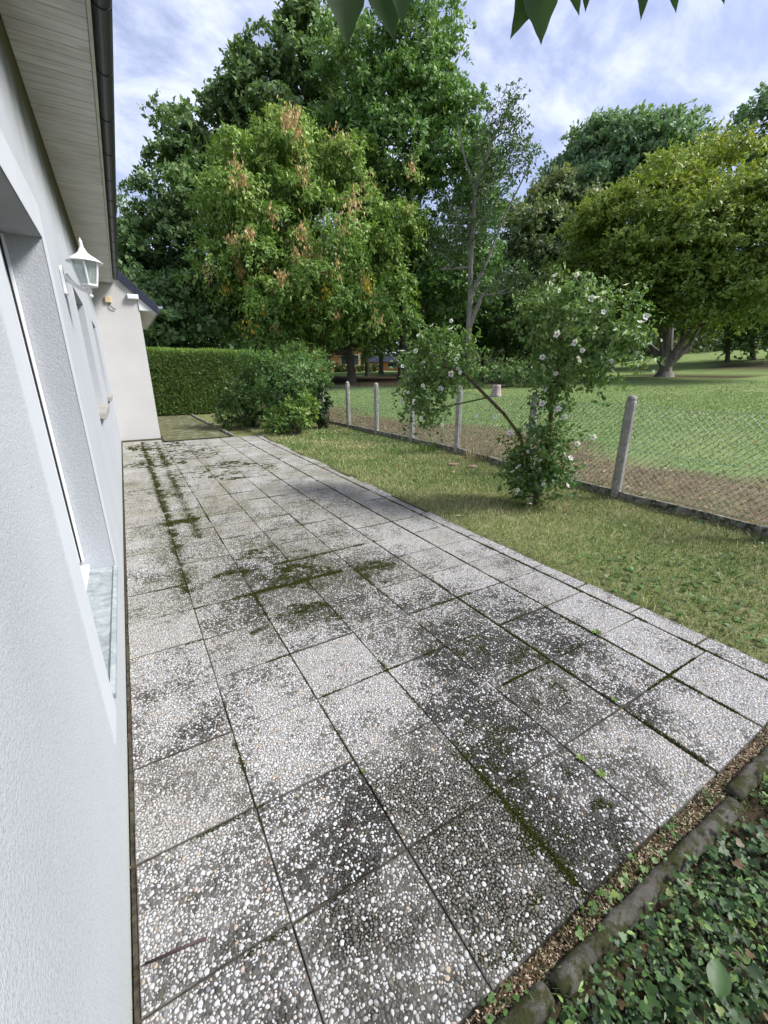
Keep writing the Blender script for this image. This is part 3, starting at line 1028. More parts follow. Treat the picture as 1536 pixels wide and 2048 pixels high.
def frame_unit(name, o, mull=1):
    y0, y1, z0, z1 = o
    xb, xf = WX - RD - 0.06, WX - RD
    f = MB()
    t = 0.07
    zb = z0 + (0.06 if z0 < 0.5 else 0.03)
    f.box(xb, xf, y0 + 0.002, y0 + t, zb, z1 - 0.002).box(xb, xf, y1 - t, y1 - 0.002, zb, z1 - 0.002)
    f.box(xb, xf, y0 + t, y1 - t, z1 - t, z1 - 0.002).box(xb, xf + 0.004, y0 + t, y1 - t, zb, zb + t + 0.03)
    for k in range(mull):
        yc = y0 + (y1 - y0) * (k + 1) / (mull + 1)
        f.box(xb, xf - 0.004, yc - t * 0.7, yc + t * 0.7, zb + t + 0.03, z1 - t)
    fo = f.build(name, M['pvc'], house, bevel=0.004)
    for k in range(mull + 1):
        a = y0 + (y1 - y0) * k / (mull + 1) + t * 0.7 + 0.001; b = y0 + (y1 - y0) * (k + 1) / (mull + 1) - t * 0.7 - 0.001
        MB().box(xb + 0.02, xb + 0.03, a, b, zb + t + 0.028, z1 - t - 0.001).build('pane', M['dark_glass'], fo)
    for yy in (y0 + 0.004, y1 - 0.034):
        sg = MB().box(xf + 0.002, xf + 0.036, yy, yy + 0.03, zb + 0.045, z1 - 0.01).build('shutter_guide', M['pvc'], fo)
        MB().box(xf + 0.014, xf + 0.024, (yy - 0.0015 if yy > y0 + .5 else yy + .03), (yy if yy > y0 + .5 else yy + .0315), zb + 0.046, z1 - 0.011).build('groove', M['rubber'], sg)
    return fo


frame_unit('glazed_door', OPEN[0]); frame_unit('window', OPEN[1]); frame_unit('window', OPEN[2])
# door sill: sloping weathered stone with a lip, and a white threshold
y0, y1 = d0[0] + 0.002, d0[1] - 0.002
MB().prism([(WX - RD - 0.05, 0.292), (WX + 0.012, 0.292), (WX + 0.012, 0.316), (WX - 0.006, 0.324), (WX - 0.016, 0.314), (WX - RD - 0.05, 0.34)], 1, y0, y1).build('door_sill', M['sill'], house)
MB().box(WX - RD - 0.002, WX - RD + 0.055, y0 + 0.001, y1 - 0.001, 0.332, 0.362).build('threshold', M['pvc'], house, bevel=0.005)
for o in OPEN[1:]:
    MB().prism([(WX - RD - 0.02, 1.172), (WX + 0.055, 1.10), (WX + 0.055, 1.165), (WX - RD - 0.02, 1.20)], 1, o[0] - 0.05, o[1] + 0.05).build('window_sill', M['post'], house, bevel=0.004)
# soffit boards
FXS = 0.158
bm_ = MB().box(WX + 0.001 - (WX + FXS) / 2, FXS - (WX + FXS) / 2, -0.0485, 0.0485, 0, 0.012)
bo = bm_.build('soffit_board', M['soffit'], house, bevel=0.004)
bme = bo.data; bpy.data.objects.remove(bo)
kb = 0; y = -2.45
inv = Matrix.Translation(-Vector(house.location))
while y < YW - 0.05:
    b = bpy.data.objects.new('soffit_board', bme); COL.objects.link(b); b.parent = house; b.matrix_parent_inverse = inv
    b.location = ((WX + FXS) / 2, y, SOF + random.uniform(-0.0012, 0.0012)); y += 0.1
MB().box(WX, FXS, -2.5, YW - 0.005, SOF + 0.02, SOF + 0.06).build('soffit_backing', M['fascia'], house)
MB().box(FXS + 0.001, FXS + 0.020, -2.5, YW - 0.005, SOF - 0.012, SOF + 0.20).build('fascia', M['fascia'], house)
# half-round gutter with seams and brackets
gp = []
gr = 0.052; gcx = FXS + 0.02 + gr + 0.004; gcz = SOF + 0.10
for k in range(11):
    a = math.pi + math.pi * k / 10; gp.append((gcx + gr * math.cos(a), gcz + gr * math.sin(a)))
for k in range(11):
    a = 2 * math.pi - math.pi * k / 10; gp.append((gcx + (gr - 0.004) * math.cos(a), gcz + (gr - 0.004) * math.sin(a)))
gut = MB().prism(gp, 1, -2.5, YW - 0.11).build('gutter', M['zinc_dark'], house)
for k in range(22):
    yb = -2.3 + k * 0.63
    if yb > YW - 0.3: break
    q = []
    for j in range(11):
        a = math.pi + math.pi * j / 10; q.append((gcx + (gr + 0.005) * math.cos(a), gcz + (gr + 0.005) * math.sin(a)))
    for j in range(11):
        a = 2 * math.pi - math.pi * j / 10; q.append((gcx + (gr + 0.001) * math.cos(a), gcz + (gr + 0.001) * math.sin(a)))
    MB().prism(q, 1, yb, yb + 0.025).build('bracket', M['zinc_dark'], gut)
MB().tube([(gcx + gr - 0.002, -2.5, gcz + 0.003), (gcx + gr - 0.002, YW - 0.11, gcz + 0.003)], 0.007, 8).build('bead', M['zinc_dark'], gut)
# main roof slope, tile courses laid with an overlap
rf = MB()
for k in range(16):
    x1 = FXS + 0.07 - k * 0.28; z1 = SOF + 0.20 + k * 0.28
    rf.prism([(x1, z1), (x1 - 0.34, z1 + 0.31), (x1 - 0.34, z1 + 0.335), (x1, z1 + 0.03)], 1, -2.6, YW - 0.12)
rf.build('roof', M['slate'], house)

# wing: gable end facing the terrace
wing_top = lambda x: 3.66 - (x - 0.17) * 0.98
WR = 0.600
MB().prism([(WX - 3.0, -0.1), (WR, -0.1), (WR, wing_top(WR) - 0.02), (0.2, wing_top(0.2) - 0.02), (WX - 3.0, wing_top(WX - 3.0) - 0.02)], 1, YW, YW + 5.0).build('wing_wall', M['render_wing'], house)
# roof body of the wing with overhang towards the garden
OV = 0.97
MB().prism([(OV, wing_top(OV) + 0.02), (-3.2, wing_top(-3.2) + 0.02), (-3.2, wing_top(-3.2) + 0.08), (OV, wing_top(OV) + 0.08)], 1, YW + 0.005, YW + 5.2).build('wing_roof', M['slate'], house)
# verge tiles along the gable edge
sl_ = math.atan(0.98)
for k in range(15):
    xs = 0.98 - k * 0.185; xe = xs - 0.215
    dz = 0.016
    vt = MB().prism([(xs, wing_top(xs) - 0.10), (xe, wing_top(xe) - 0.10 + 0.0), (xe, wing_top(xe) + 0.085), (xs, wing_top(xs) + 0.085 + dz)], 1, YW - 0.062 - 0.004 * (k % 2), YW - 0.010)
    vt.prism([(xs, wing_top(xs) + 0.087 + dz), (xe, wing_top(xe) + 0.088), (xe, wing_top(xe) + 0.10), (xs, wing_top(xs) + 0.10 + dz)], 1, YW - 0.062, YW + 0.15)
    vt.build('verge_tile', M['slate'], house, bevel=0.003, seg=1)
# boxed eave of the wing: white return board, soffit, corbel, gutter with end cap
zc = wing_top(OV)
MB().prism([(WR + 0.001, zc - 0.02), (OV - 0.03, zc - 0.02), (OV - 0.03, zc + 0.0), (WR + 0.001, wing_top(WR) - 0.12)], 1, YW - 0.02, YW + 0.012).build('eave_return', M['white_paint'], house)
MB().box(WR + 0.001, OV - 0.02, YW + 0.014, YW + 5.0, zc - 0.022, zc - 0.008).build('eave_soffit', M['soffit'], house)
MB().box(OV - 0.018, OV - 0.002, YW - 0.02, YW + 5.0, zc - 0.03, zc + 0.10).build('eave_fascia', M['white_paint'], house)
MB().box(WR - 0.20, WR + 0.02, YW - 0.09, YW - 0.002, wing_top(WR) - 0.17, wing_top(WR) - 0.07).build('corbel', M['white_paint'], house, bevel=0.012)
gq = []
for k in range(11):
    a = math.pi + math.pi * k / 10; gq.append((OV + 0.06 + 0.055 * math.cos(a), zc + 0.085 + 0.055 * math.sin(a)))
for k in range(11):
    a = 2 * math.pi - math.pi * k / 10; gq.append((OV + 0.06 + 0.05 * math.cos(a), zc + 0.085 + 0.05 * math.sin(a)))
g2 = MB().prism(gq, 1, YW - 0.04, YW + 5.0).build('gutter', M['zinc'], house)
MB().prism(gq[:11], 1, YW - 0.044, YW - 0.041).build('end_cap', M['zinc'], g2)

# small junction box with a loose cable on the wing
jb = empty('junction_box', (0.03, YW, 3.03))
tag(jb, 'small cream junction box with a loose black cable on the wing gable', 'junction box')
MB().box(-0.03, 0.09, YW - 0.045, YW - 0.001, 2.97, 3.09).build('cover', M['cream_plastic'], jb, bevel=0.008)
MB().tube([(0.04, YW - 0.02, 2.975), (0.045, YW - 0.03, 2.92), (0.08, YW - 0.03, 2.87), (0.14, YW - 0.02, 2.84)], 0.009, 6).build('cable', M['rubber'], jb, True)

# dome light under the eaves, cut by the picture corner
dl = empty('bulkhead_light', (-0.17, 3.2, SOF))
tag(dl, 'round white light under the eaves at the picture corner', 'wall light')
MB().lathe([(0.07, 0.0), (0.07, -0.03), (0.062, -0.06), (0.04, -0.085), (0.01, -0.095)], (-0.17, 3.2, SOF - 0.001), 20).build('globe', M['white_paint'], dl, True)

# ------------------------------------------------------------------ wall lantern
LY = 3.87; LX = -0.088
la = empty('wall_lantern', (WX, LY, 2.13))
tag(la, 'white six-sided carriage lantern on a curved arm on the house wall', 'lantern')
MB().prism([(LY - 0.035, 2.05), (LY + 0.035, 2.05), (LY + 0.035, 2.20), (LY + 0.02, 2.225), (LY - 0.02, 2.225), (LY - 0.035, 2.20)], 0, WX + 0.001, WX + 0.02).build('backplate', M['white_paint'], la, bevel=0.004)
arm = []
for k in range(9):
    t = k / 8
    arm.append((WX + 0.02 + t * (LX - WX - 0.02), LY, 2.165 - 0.085 * math.sin(t * math.pi * 0.52)))
MB().tube(arm, [0.030, 0.022, 0.016, 0.013, 0.012, 0.012, 0.012, 0.013, 0.014], 8).build('arm', M['white_paint'], la, True)
MB().lathe([(0.004, -0.045), (0.013, -0.038), (0.014, -0.028), (0.006, -0.018), (0.011, -0.010), (0.016, 0.0), (0.012, 0.012), (0.030, 0.022), (0.046, 0.03)], (LX, LY, 2.085), 12).build('finial_base', M['white_paint'], la, True)
zb, zt = 2.118, 2.262; rb, rt = 0.055, 0.088
MB().lathe([(rb - 0.004, -0.008), (rb + 0.006, -0.004), (rb + 0.007, 0.006), (rb - 0.002, 0.008)], (LX, LY, zb), 6, R(30)).build('base_ring', M['white_paint'], la)
for k in range(6):
    a = R(30) + k * math.pi / 3; b = a + math.pi / 3
    p = lambda r, an, z: (LX + r * math.cos(an), LY + r * math.sin(an), z)
    MB().tube([p(rb, a, zb + 0.005), p(rt, a, zt)], 0.0065, 6).build('glazing_bar', M['white_paint'], la)
    i0 = 0.97
    v = [p(rb * i0, a, zb + .006), p(rb * i0, b, zb + .006), p(rt * i0, b, zt), p(rt * i0, a, zt)]
    q = [p(rb * (i0 - .03), a, zb + .006), p(rb * (i0 - .03), b, zb + .006), p(rt * (i0 - .03), b, zt), p(rt * (i0 - .03), a, zt)]
    MB().add(v + q, [(0, 1, 2, 3), (7, 6, 5, 4), (0, 4, 5, 1), (1, 5, 6, 2), (2, 6, 7, 3), (3, 7, 4, 0)]).build('pane', M['glass'], la)
MB().lathe([(rt - 0.004, -0.006), (rt + 0.022, -0.010), (rt + 0.021, -0.004), (rt - 0.006, 0.016), (0.050, 0.036), (0.028, 0.054), (0.016, 0.078), (0.010, 0.092), (0.014, 0.098), (0.008, 0.106), (0.012, 0.116), (0.006, 0.128), (0.002, 0.140)], (LX, LY, zt + 0.006), 12, R(30)).build('cap', M['white_paint'], la, True)
MB().lathe([(0.012, 0.0), (0.014, 0.03), (0.026, 0.055), (0.028, 0.075), (0.015, 0.098), (0.003, 0.104)], (LX, LY, zb + 0.008), 12).build('bulb', M['pvc'], la, True)

# ------------------------------------------------------------------ old path, kerbs, edging logs
pth = fast('path', [(0.63, 11.03, .012), (2.1, 11.03, .012), (1.98, 14.0, .014), (1.95, 17.4, .016), (0.63, 17.4, .016), (0.63, 14.0, .014)], [(0, 1, 2, 5), (5, 2, 3, 4)], M['path'])
tag(pth, 'old mossy path running from the terrace to the clipped hedge', kind='structure')
kb_ = MB(); ks = [(2.17, 11.0), (2.07, 13.9), (2.03, 17.3)]
kerb = empty('path_kerb', (2.1, 14, 0)); tag(kerb, 'dark narrow kerb along the old path towards the hedge', kind='structure')
for k in range(10):
    f0, f1 = k / 10, (k + 1) / 10
    yy0 = 11.0 + 6.3 * f0; yy1 = 11.0 + 6.3 * f1 - 0.02; xx = 2.17 - 0.16 * f0
    MB().box(xx - 0.035, xx + 0.035, yy0, yy1, -0.05, 0.055 + random.uniform(-.006, .006)).build('kerb_stone', M['plinth'], kerb, bevel=0.008)

g = np.random.default_rng(31)
logs = [((-0.05, 0.345), (0.70, 0.335), 'grey concrete log edging with pale broken end beside the terrace corner'),
        ((0.725, 0.33), (1.73, 0.315), 'long mossy concrete log edging between terrace and ivy bed'),
        ((1.765, 0.335), (2.55, 0.325), 'mossy concrete log edging past the broken gap'),
        ((2.58, 0.32), (3.3, 0.33), 'mossy concrete log edging farthest along the ivy bed')]
for (a, b, lab) in logs:
    pts = []; rd = []
    for k in range(33):
        f = k / 32; pts.append((a[0] + (b[0] - a[0]) * f, a[1] + (b[1] - a[1]) * f + g.normal(0, .002), -0.004 + g.normal(0, .001)))
        rd.append(0.030 * (1 + .02 * math.sin(k * .9 + a[0] * 7) * math.sin(k * .37) + g.normal(0, .008)) * (0.88 if k in (0, 32) else 1))
    lo = MB().tube(pts, rd, 12).build('edging_log', M['log'], None, True)
    tag(lo, lab, 'edging log', 'concrete log edging at the terrace end')

# rusty stick lying on the slabs
st = MB().tube([(-0.205, 0.935, 0.011), (-0.13, 0.922, 0.013), (-0.05, 0.908, 0.011)], [0.0035, 0.004, 0.0035], 6).build('stick', M['twig_red'], None, True)
tag(st, 'dark reddish stick lying on the slabs near the house wall', 'stick')

# ------------------------------------------------------------------ fence
fence = empty('fence', (5.2, 6.0, 0)); tag(fence, 'green chain-link fence on pale concrete posts and a low plinth', 'fence')
PT = 1.29
pm = MB()
w = 0.052
pm.prism([(-w, -w * .55), (-w * .55, -w), (w * .55, -w), (w, -w * .55), (w, w * .55), (w * .55, w), (-w * .55, w), (-w, w * .55)], 2, -0.25, PT - 0.075)
pm.prism([(-w * .84, -w * .5), (-w * .5, -w * .84), (w * .5, -w * .84), (w * .84, -w * .5), (w * .84, w * .5), (w * .5, w * .84), (-w * .5, w * .84), (-w * .84, w * .5)], 2, PT - 0.076, PT - 0.060)
pm.lathe([(w * 1.02, 0.0), (w * 1.02, 0.024), (w * 0.72, 0.046), (w * 0.12, 0.062)], (0, 0, PT - 0.0605), 8, R(22.5))
po = pm.build('post', M['post'], fence, bevel=0.004, seg=1); pme = po.data; bpy.data.objects.remove(po)
finv = Matrix.Translation(-Vector(fence.location))
for i, (x, y) in enumerate(FENCE):
    p = bpy.data.objects.new('post', pme); COL.objects.link(p); p.parent = fence; p.matrix_parent_inverse = finv
    p.location = (x, y, random.uniform(-0.02, 0.02)); p.rotation_euler = (random.gauss(0, .012), random.gauss(0, .012) - 0.01, random.uniform(-.1, .1))
for (a, b) in zip(FENCE[:-1], FENCE[1:]):
    A = np.array(a); B = np.array(b); L = np.linalg.norm(B - A); d = (B - A) / L; nn = np.array([-d[1], d[0]])
    pl = MB()
    K = 6
    for s in (0.054, L - 0.054):
        pass
    v = []; 
    for k in range(K + 1):
        s = 0.054 + (L - 0.108) * k / K; c = A + d * s
        hgt = 0.115 + random.uniform(-.008, .008)
        for (o, z) in ((-0.03, -0.15), (-0.032, hgt), (0.03, hgt + .004), (0.03, -0.15)):
            v.append((*(c + nn * o), z))
    f = [(k * 4 + j, k * 4 + (j + 1) % 4, (k + 1) * 4 + (j + 1) % 4, (k + 1) * 4 + j) for k in range(K) for j in range(4)]
    f += [(0, 1, 2, 3), tuple(K * 4 + j for j in (3, 2, 1, 0))]
    pl.add(v, f).build('plinth', M['plinth'], fence, bevel=0.006, seg=1)
    # wire panel
    px = 0.037; pz = 0.037; z0 = 0.15; z1 = 1.19
    nz = int((z1 - z0) / pz)
    segsA = []; 
    cols = int((L - 0.10) / (2 * px))
    for i in range(cols + 1):
        for j in range(nz):
            s0 = 0.05 + i * 2 * px + (px if j % 2 else 0); s1 = 0.05 + i * 2 * px + (0 if j % 2 else px)
            segsA.append((s0, z0 + j * pz, s1, z0 + (j + 1) * pz))
            s0b = 0.05 + i * 2 * px + (px if j % 2 else 2 * px); s1b = 0.05 + i * 2 * px + (2 * px if j % 2 else px)
            segsA.append((s0b, z0 + j * pz, s1b, z0 + (j + 1) * pz))
    S = np.array(segsA); S[:, 0] = np.clip(S[:, 0], 0.05, L - 0.05); S[:, 2] = np.clip(S[:, 2], 0.05, L - 0.05)
    sag = lambda s: -0.035 * np.sin(np.pi * s / L)
    bow = lambda s, z: 0.012 * np.sin(s * 5 + z * 4)
    p0 = np.stack([A[0] + d[0] * S[:, 0] + nn[0] * bow(S[:, 0], S[:, 1]), A[1] + d[1] * S[:, 0] + nn[1] * bow(S[:, 0], S[:, 1]), S[:, 1] + sag(S[:, 0]) * (S[:, 1] / z1)], 1)
    p1 = np.stack([A[0] + d[0] * S[:, 2] + nn[0] * bow(S[:, 2], S[:, 3]), A[1] + d[1] * S[:, 2] + nn[1] * bow(S[:, 2], S[:, 3]), S[:, 3] + sag(S[:, 2]) * (S[:, 3] / z1)], 1)
    # straining wires along the panel
    for zz in (z1, 0.66, z0):
        ss = np.linspace(0.0, L, 13)
        q = np.stack([A[0] + d[0] * ss, A[1] + d[1] * ss, zz + sag(ss) * (zz / z1)], 1)
        p0 = np.concatenate([p0, q[:-1]]); p1 = np.concatenate([p1, q[1:]])
    dd = p1 - p0; dd /= (np.linalg.norm(dd, axis=1, keepdims=True) + 1e-9)
    u = np.cross(dd, np.array([nn[0], nn[1], 0.0])[None]); u /= (np.linalg.norm(u, axis=1, keepdims=True) + 1e-9); w2 = np.cross(dd, u)
    rr = 0.0026
    rg = lambda p: np.stack([p + rr * (math.cos(t) * u + math.sin(t) * w2) for t in (0, 2.094, 4.189)], 1)
    V = np.concatenate([rg(p0), rg(p1)], 1).reshape(-1, 3)
    F = (np.arange(len(p0))[:, None, None] * 6 + np.array([(0, 1, 4, 3), (1, 2, 5, 4), (2, 0, 3, 5)])[None]).reshape(-1, 4)
    fast('chain_link', V, F, M['wire'], fence)

# ------------------------------------------------------------------ grass
def blades(name, xr, yr, dens, hfun, wid, keep, colfun, label, seed, lean=0.8):
    g = np.random.default_rng(seed)
    n = int((xr[1] - xr[0]) * (yr[1] - yr[0]) * dens)
    x = g.uniform(*xr, n); y = g.uniform(*yr, n)
    k = keep(x, y, g); x = x[k]; y = y[k]; n = len(x)
    z = ground_z(x, y)
    h = hfun(x, y, g); a = g.uniform(0, 6.283, n); ln = g.uniform(0.1, lean, n)
    dist = np.hypot(x, y); w = wid * g.uniform(0.6, 1.4, n) * np.clip(dist / 5, 0.7, 3)
    b = g.uniform(0, 6.283, n)
    P = np.stack([x, y, z - 0.004], 1)
    W = np.stack([np.cos(b), np.sin(b), 0 * b], 1) * w[:, None] / 2
    D = np.stack([np.cos(a) * ln, np.sin(a) * ln, np.sqrt(np.maximum(0.02, 1 - ln ** 2))], 1)
    mid = P + D * (h * 0.55)[:, None]
    D2 = D.copy(); D2[:, 2] *= 0.45
    tip = mid + D2 * (h * 0.55)[:, None]
    V = np.stack([P - W, P + W, mid + W * 0.75, tip, mid - W * 0.75], 1).reshape(-1, 3)
    F = (np.arange(n)[:, None] * 5)
    F4 = F + np.array([[0, 1, 2, 4]]); F3 = F + np.array([[4, 2, 3, 3]])
    # two polygons a blade: a quad and a triangle written as thin quads is avoided by using triangles
    T = (np.arange(n)[:, None, None] * 5 + np.array([(0, 1, 2), (0, 2, 4), (4, 2, 3)])[None]).reshape(-1, 3)
    o = fast(name, V, T, M['grass'], None, False, fcol=np.repeat(colfun(x, y, g), 3, 0))
    tag(o, label, 'grass', kind='stuff')
    return o


def garden_keep(x, y, g):
    d = fence_x(y) - x
    edge = np.where(y < 10.95, 2.80 + 0.06 * vnoise(x * 0 + 3, y * 3), np.where(y < 17.3, 2.22, 1.0))
    return (d > 0.02) & (x > edge) & (y > 0.40) & (g.random(len(x)) < 0.55 + 0.6 * fbm(x * 2, y * 2))


def garden_col(x, y, g):
    n = fbm(x * 1.1, y * 1.1); r = g.random(len(x))
    dry = np.clip((n - 0.45) * 3.0 + (r - 0.5) * 1.3, 0, 1)[:, None]
    c = np.array([0.15, 0.245, 0.065])[None] * (1 - dry) + np.array([0.46, 0.43, 0.22])[None] * dry
    near = (1 - sss(y, 0.8, 2.2))[:, None] * 0.7
    c = c * (1 - near) + near * np.array([0.09, 0.165, 0.04])[None]
    return c * g.uniform(0.45, 1.35, (len(x), 1))


blades('mown_grass', (2.75, 5.5), (0.38, 17.5), 4200, lambda x, y, g: g.uniform(0.018, 0.055, len(x)) * (1 + 0.5 * fbm(x * 1.7, y * 1.7)), 0.0055, garden_keep, garden_col,
       'short yellowish mown grass between terrace and fence', 41, 0.97)


def park_keep(x, y, g):
    mu, lu, so = zones(x, y)
    return (x - fence_x(y) > 0.06) & (g.random(len(x)) < np.clip(1 - 0.45 * mu - 0.8 * so, 0.1, 1) * np.clip(1.25 - (np.hypot(x, y) - 6) / 18, 0, 1))


def park_col(x, y, g):
    mu, lu, so = zones(x, y)
    c = np.array([0.235, 0.31, 0.12])[None] * np.ones((len(x), 1)); r = g.random((len(x), 1))
    c = np.where(r < 0.22, np.array([0.30, 0.35, 0.14])[None], c)
    m = mu[:, None] * 0.92
    c = c * (1 - m) + m * np.where(r < 0.5, np.array([0.33, 0.25, 0.145])[None], np.array([0.15, 0.105, 0.06])[None])
    return c * g.uniform(0.6, 1.25, (len(x), 1))


blades('park_grass', (5.2, 32), (0.3, 32), 620, lambda x, y, g: g.uniform(0.02, 0.045, len(x)), 0.010, park_keep, park_col, 'green park lawn with dry straw along the fence', 42, 0.92)

blades('grass_clippings', (2.75, 5.4), (0.7, 14), 1100, lambda x, y, g: g.uniform(0.03, 0.10, len(x)), 0.005, lambda x, y, g: garden_keep(x, y, g) & (g.random(len(x)) < 1.6 * fbm(x * 1.3 + 5, y * 1.3) - 0.25),
       lambda x, y, g: np.array([0.56, 0.50, 0.29])[None] * g.uniform(0.5, 1.2, (len(x), 1)), 'straw-coloured clippings lying on the mown strip', 44, 0.995)

# clumps of taller dry stems by the plinth
gs = np.random.default_rng(77)
for k, (x, y, s, lab) in enumerate([(5.35, 5.6, 1.0, 'dry pale grass stems by the plinth behind the hibiscus'), (5.15, 6.9, 0.7, 'small green weed tuft at the foot of a fence post')]):
    n = 90; a = gs.uniform(0, 6.28, n); r = 0.22 * s * np.sqrt(gs.random(n))
    P = np.stack([x + r * np.cos(a), y + r * np.sin(a), np.zeros(n)], 1); P[:, 2] = ground_z(P[:, 0], P[:, 1])
    A = np.stack([np.cos(a) * gs.uniform(0, .7, n), np.sin(a) * gs.uniform(0, .7, n), np.ones(n)], 1)
    V, F, kk = leaf_faces(P, A, unit(gs, n), gs.uniform(.12, .42, n) * s, np.full(n, 0.012))
    c = np.array([0.34, 0.29, 0.18]) if k == 0 else np.array([0.12, 0.2, 0.04])
    o = fast('grass_tuft', V, F, M['grass'], None, False, fcol=c[None] * gs.uniform(.6, 1.2, (n, 1)))
    tag(o, lab, 'grass tuft')

# broken stones at the lawn edge
for (x, y, s, lab) in [(4.72, 5.55, 0.11, 'flat pinkish broken stone in the lawn by the fence'), (4.90, 5.25, 0.09, 'smaller pinkish broken stone beside the flat one')]:
    q = [(x + s * math.cos(t) * (1 + .25 * math.sin(3 * t)), y + s * 0.7 * math.sin(t)) for t in np.linspace(0, 6.28, 8)[:-1]]
    tag(MB().prism(q, 2, -0.02, 0.035).build('stone', M['stone_pink'], None, bevel=0.01), lab, 'stone')

# ------------------------------------------------------------------ ivy bed and weeds in the foreground
gi = np.random.default_rng(55)


def ivy(name, n, xr, yr, size, pal, label, keep=None, h=0.10):
    x = gi.uniform(*xr, n); y = gi.uniform(*yr, n)
    if keep is not None:
        k = keep(x, y); x, y = x[k], y[k]; n = len(x)
    z = ground_z(x, y) + 0.01 + h * gi.random(n) ** 1.6
    P = np.stack([x, y, z], 1)
    A = unit(gi, n); A[:, 2] = A[:, 2] * 0.25
    N = np.array([0, 0, 1.0])[None] + unit(gi, n) * 0.45
    L = size * (0.4 + 1.5 * gi.random(n) ** 2.2)
    A /= np.linalg.norm(A, axis=1, keepdims=True)
    S = np.cross(A, N); S /= np.linalg.norm(S, axis=1, keepdims=True); U = np.cross(S, A)
    # five-pointed ivy outline as a fan of triangles
    prof = [(0.0, 0.0), (-0.08, 0.30), (0.18, 0.50), (0.38, 0.30), (0.62, 0.36), (0.68, 0.16), (1.0, 0.0), (0.68, -0.16), (0.62, -0.36), (0.38, -0.30), (0.18, -0.50), (-0.08, -0.30)]
    Ls = L[:, None]
    V = [P + A * Ls * 0.35]
    for a, b in prof:
        V.append(P + A * Ls * a + S * Ls * b + U * Ls * (0.12 * abs(b) - 0.10 * a * a))
    V = np.stack(V, 1).reshape(-1, 3); k = len(prof)
    base = np.array([(0, 1 + i, 1 + (i + 1) % k) for i in range(k)])
    F = (np.arange(n)[:, None, None] * (k + 1) + base[None]).reshape(-1, 3)
    t = gi.random((n, 1)); c = np.array(pal[0])[None] * (1 - t) + np.array(pal[1])[None] * t
    c = np.where(gi.random((n, 1)) < 0.06, np.array([0.16, 0.22, 0.05])[None], c) * gi.uniform(.55, 1.2, (n, 1))
    c = np.where(gi.random((n, 1)) < 0.05, np.array([0.13, 0.085, 0.04])[None], c)
    o = fast(name, V, F, M['leaf'], None, False, fcol=np.repeat(c, k, 0))
    tag(o, label, 'ivy', kind='stuff')


ivy('ivy_ground_cover', 30000, (0.1, 4.2), (-0.7, 0.295), 0.019, ((0.018, 0.045, 0.015), (0.075, 0.145, 0.042)), 'dark green ivy covering the bed below the log edging', lambda x, y: (fbm(x * 4, y * 4) > 0.22))
ivy('clover_weeds', 2200, (0.2, 4.4), (0.29, 0.425), 0.014, ((0.06, 0.13, 0.03), (0.12, 0.21, 0.05)), 'small clover and weeds in the soil strip along the slabs', lambda x, y: (fbm(x * 5, y * 5) > 0.47) & ((x > 2.85) | (y < 0.41)), 0.03)
ivy('lawn_weeds', 1600, (2.85, 5.1), (0.4, 3.2), 0.030, ((0.06, 0.13, 0.03), (0.11, 0.20, 0.05)), 'broad-leaved weeds in the lawn beside the terrace', lambda x, y: fbm(x * 2.2, y * 2.2) * (1 - sss(y, 1.2, 3.2)) > 0.36, 0.05)
nn_ = 13000; xx = gi.uniform(0.15, 4.2, nn_); yy = gi.uniform(-0.7, 0.30, nn_); kk_ = fbm(xx * 3 + 7, yy * 3) > 0.42; xx = xx[kk_]; yy = yy[kk_]; nn_ = len(xx)
Pw = np.stack([xx, yy, ground_z(xx, yy) + 0.02 + 0.09 * gi.random(nn_)], 1); Aw = unit(gi, nn_) * np.array([1, 1, .35])
Vw, Fw, kw_ = leaf_faces(Pw, Aw, np.array([0, 0, 1.0])[None] + unit(gi, nn_) * .5, gi.uniform(.008, .030, nn_), gi.uniform(.005, .016, nn_), 0.15, True)
cw = np.where(gi.random((nn_, 1)) < .3, np.array([.17, .27, .07])[None], np.array([.08, .16, .045])[None]) * gi.uniform(.6, 1.25, (nn_, 1))
tag(fast('creeping_weeds', Vw, Fw, M['leaf'], None, False, fcol=np.repeat(cw, kw_, 0)), 'light green oval-leaved weeds among the ivy', 'weeds', kind='stuff')
blades('wild_grass', (0.1, 4.4), (-0.7, 0.42), 2600, lambda x, y, g: g.uniform(0.03, 0.10, len(x)), 0.004, lambda x, y, g: fbm(x * 3, y * 3) > 0.38,
       lambda x, y, g: np.array([0.09, 0.13, 0.04])[None] * g.uniform(.5, 1.6, (len(x), 1)) + (g.random((len(x), 1)) < 0.25) * np.array([0.10, 0.07, 0.03])[None], 'thin wild grass among the ivy', 43, 0.97)
# grit and litter on the soil strip
gl = np.random.default_rng(66); n = 9000
x = gl.uniform(0.1, 3.2, n); y = gl.uniform(0.335, 0.412, n); z = ground_z(x, y) + 0.004
V, F, k = leaf_faces(np.stack([x, y, z], 1), unit(gl, n) * np.array([1, 1, .3]), np.array([0, 0, 1.]) + unit(gl, n) * .4, gl.uniform(.004, .016, n), gl.uniform(.002, .007, n))
cg = np.where(gl.random((n, 1)) < .4, np.array([.42, .34, .24])[None], np.array([.12, .075, .04])[None]) * gl.uniform(.6, 1.3, (n, 1))
tag(fast('leaf_litter', V, F, M['grass'], None, False, fcol=cg), 'brown litter and grit between slabs and log edging', 'litter', kind='stuff')
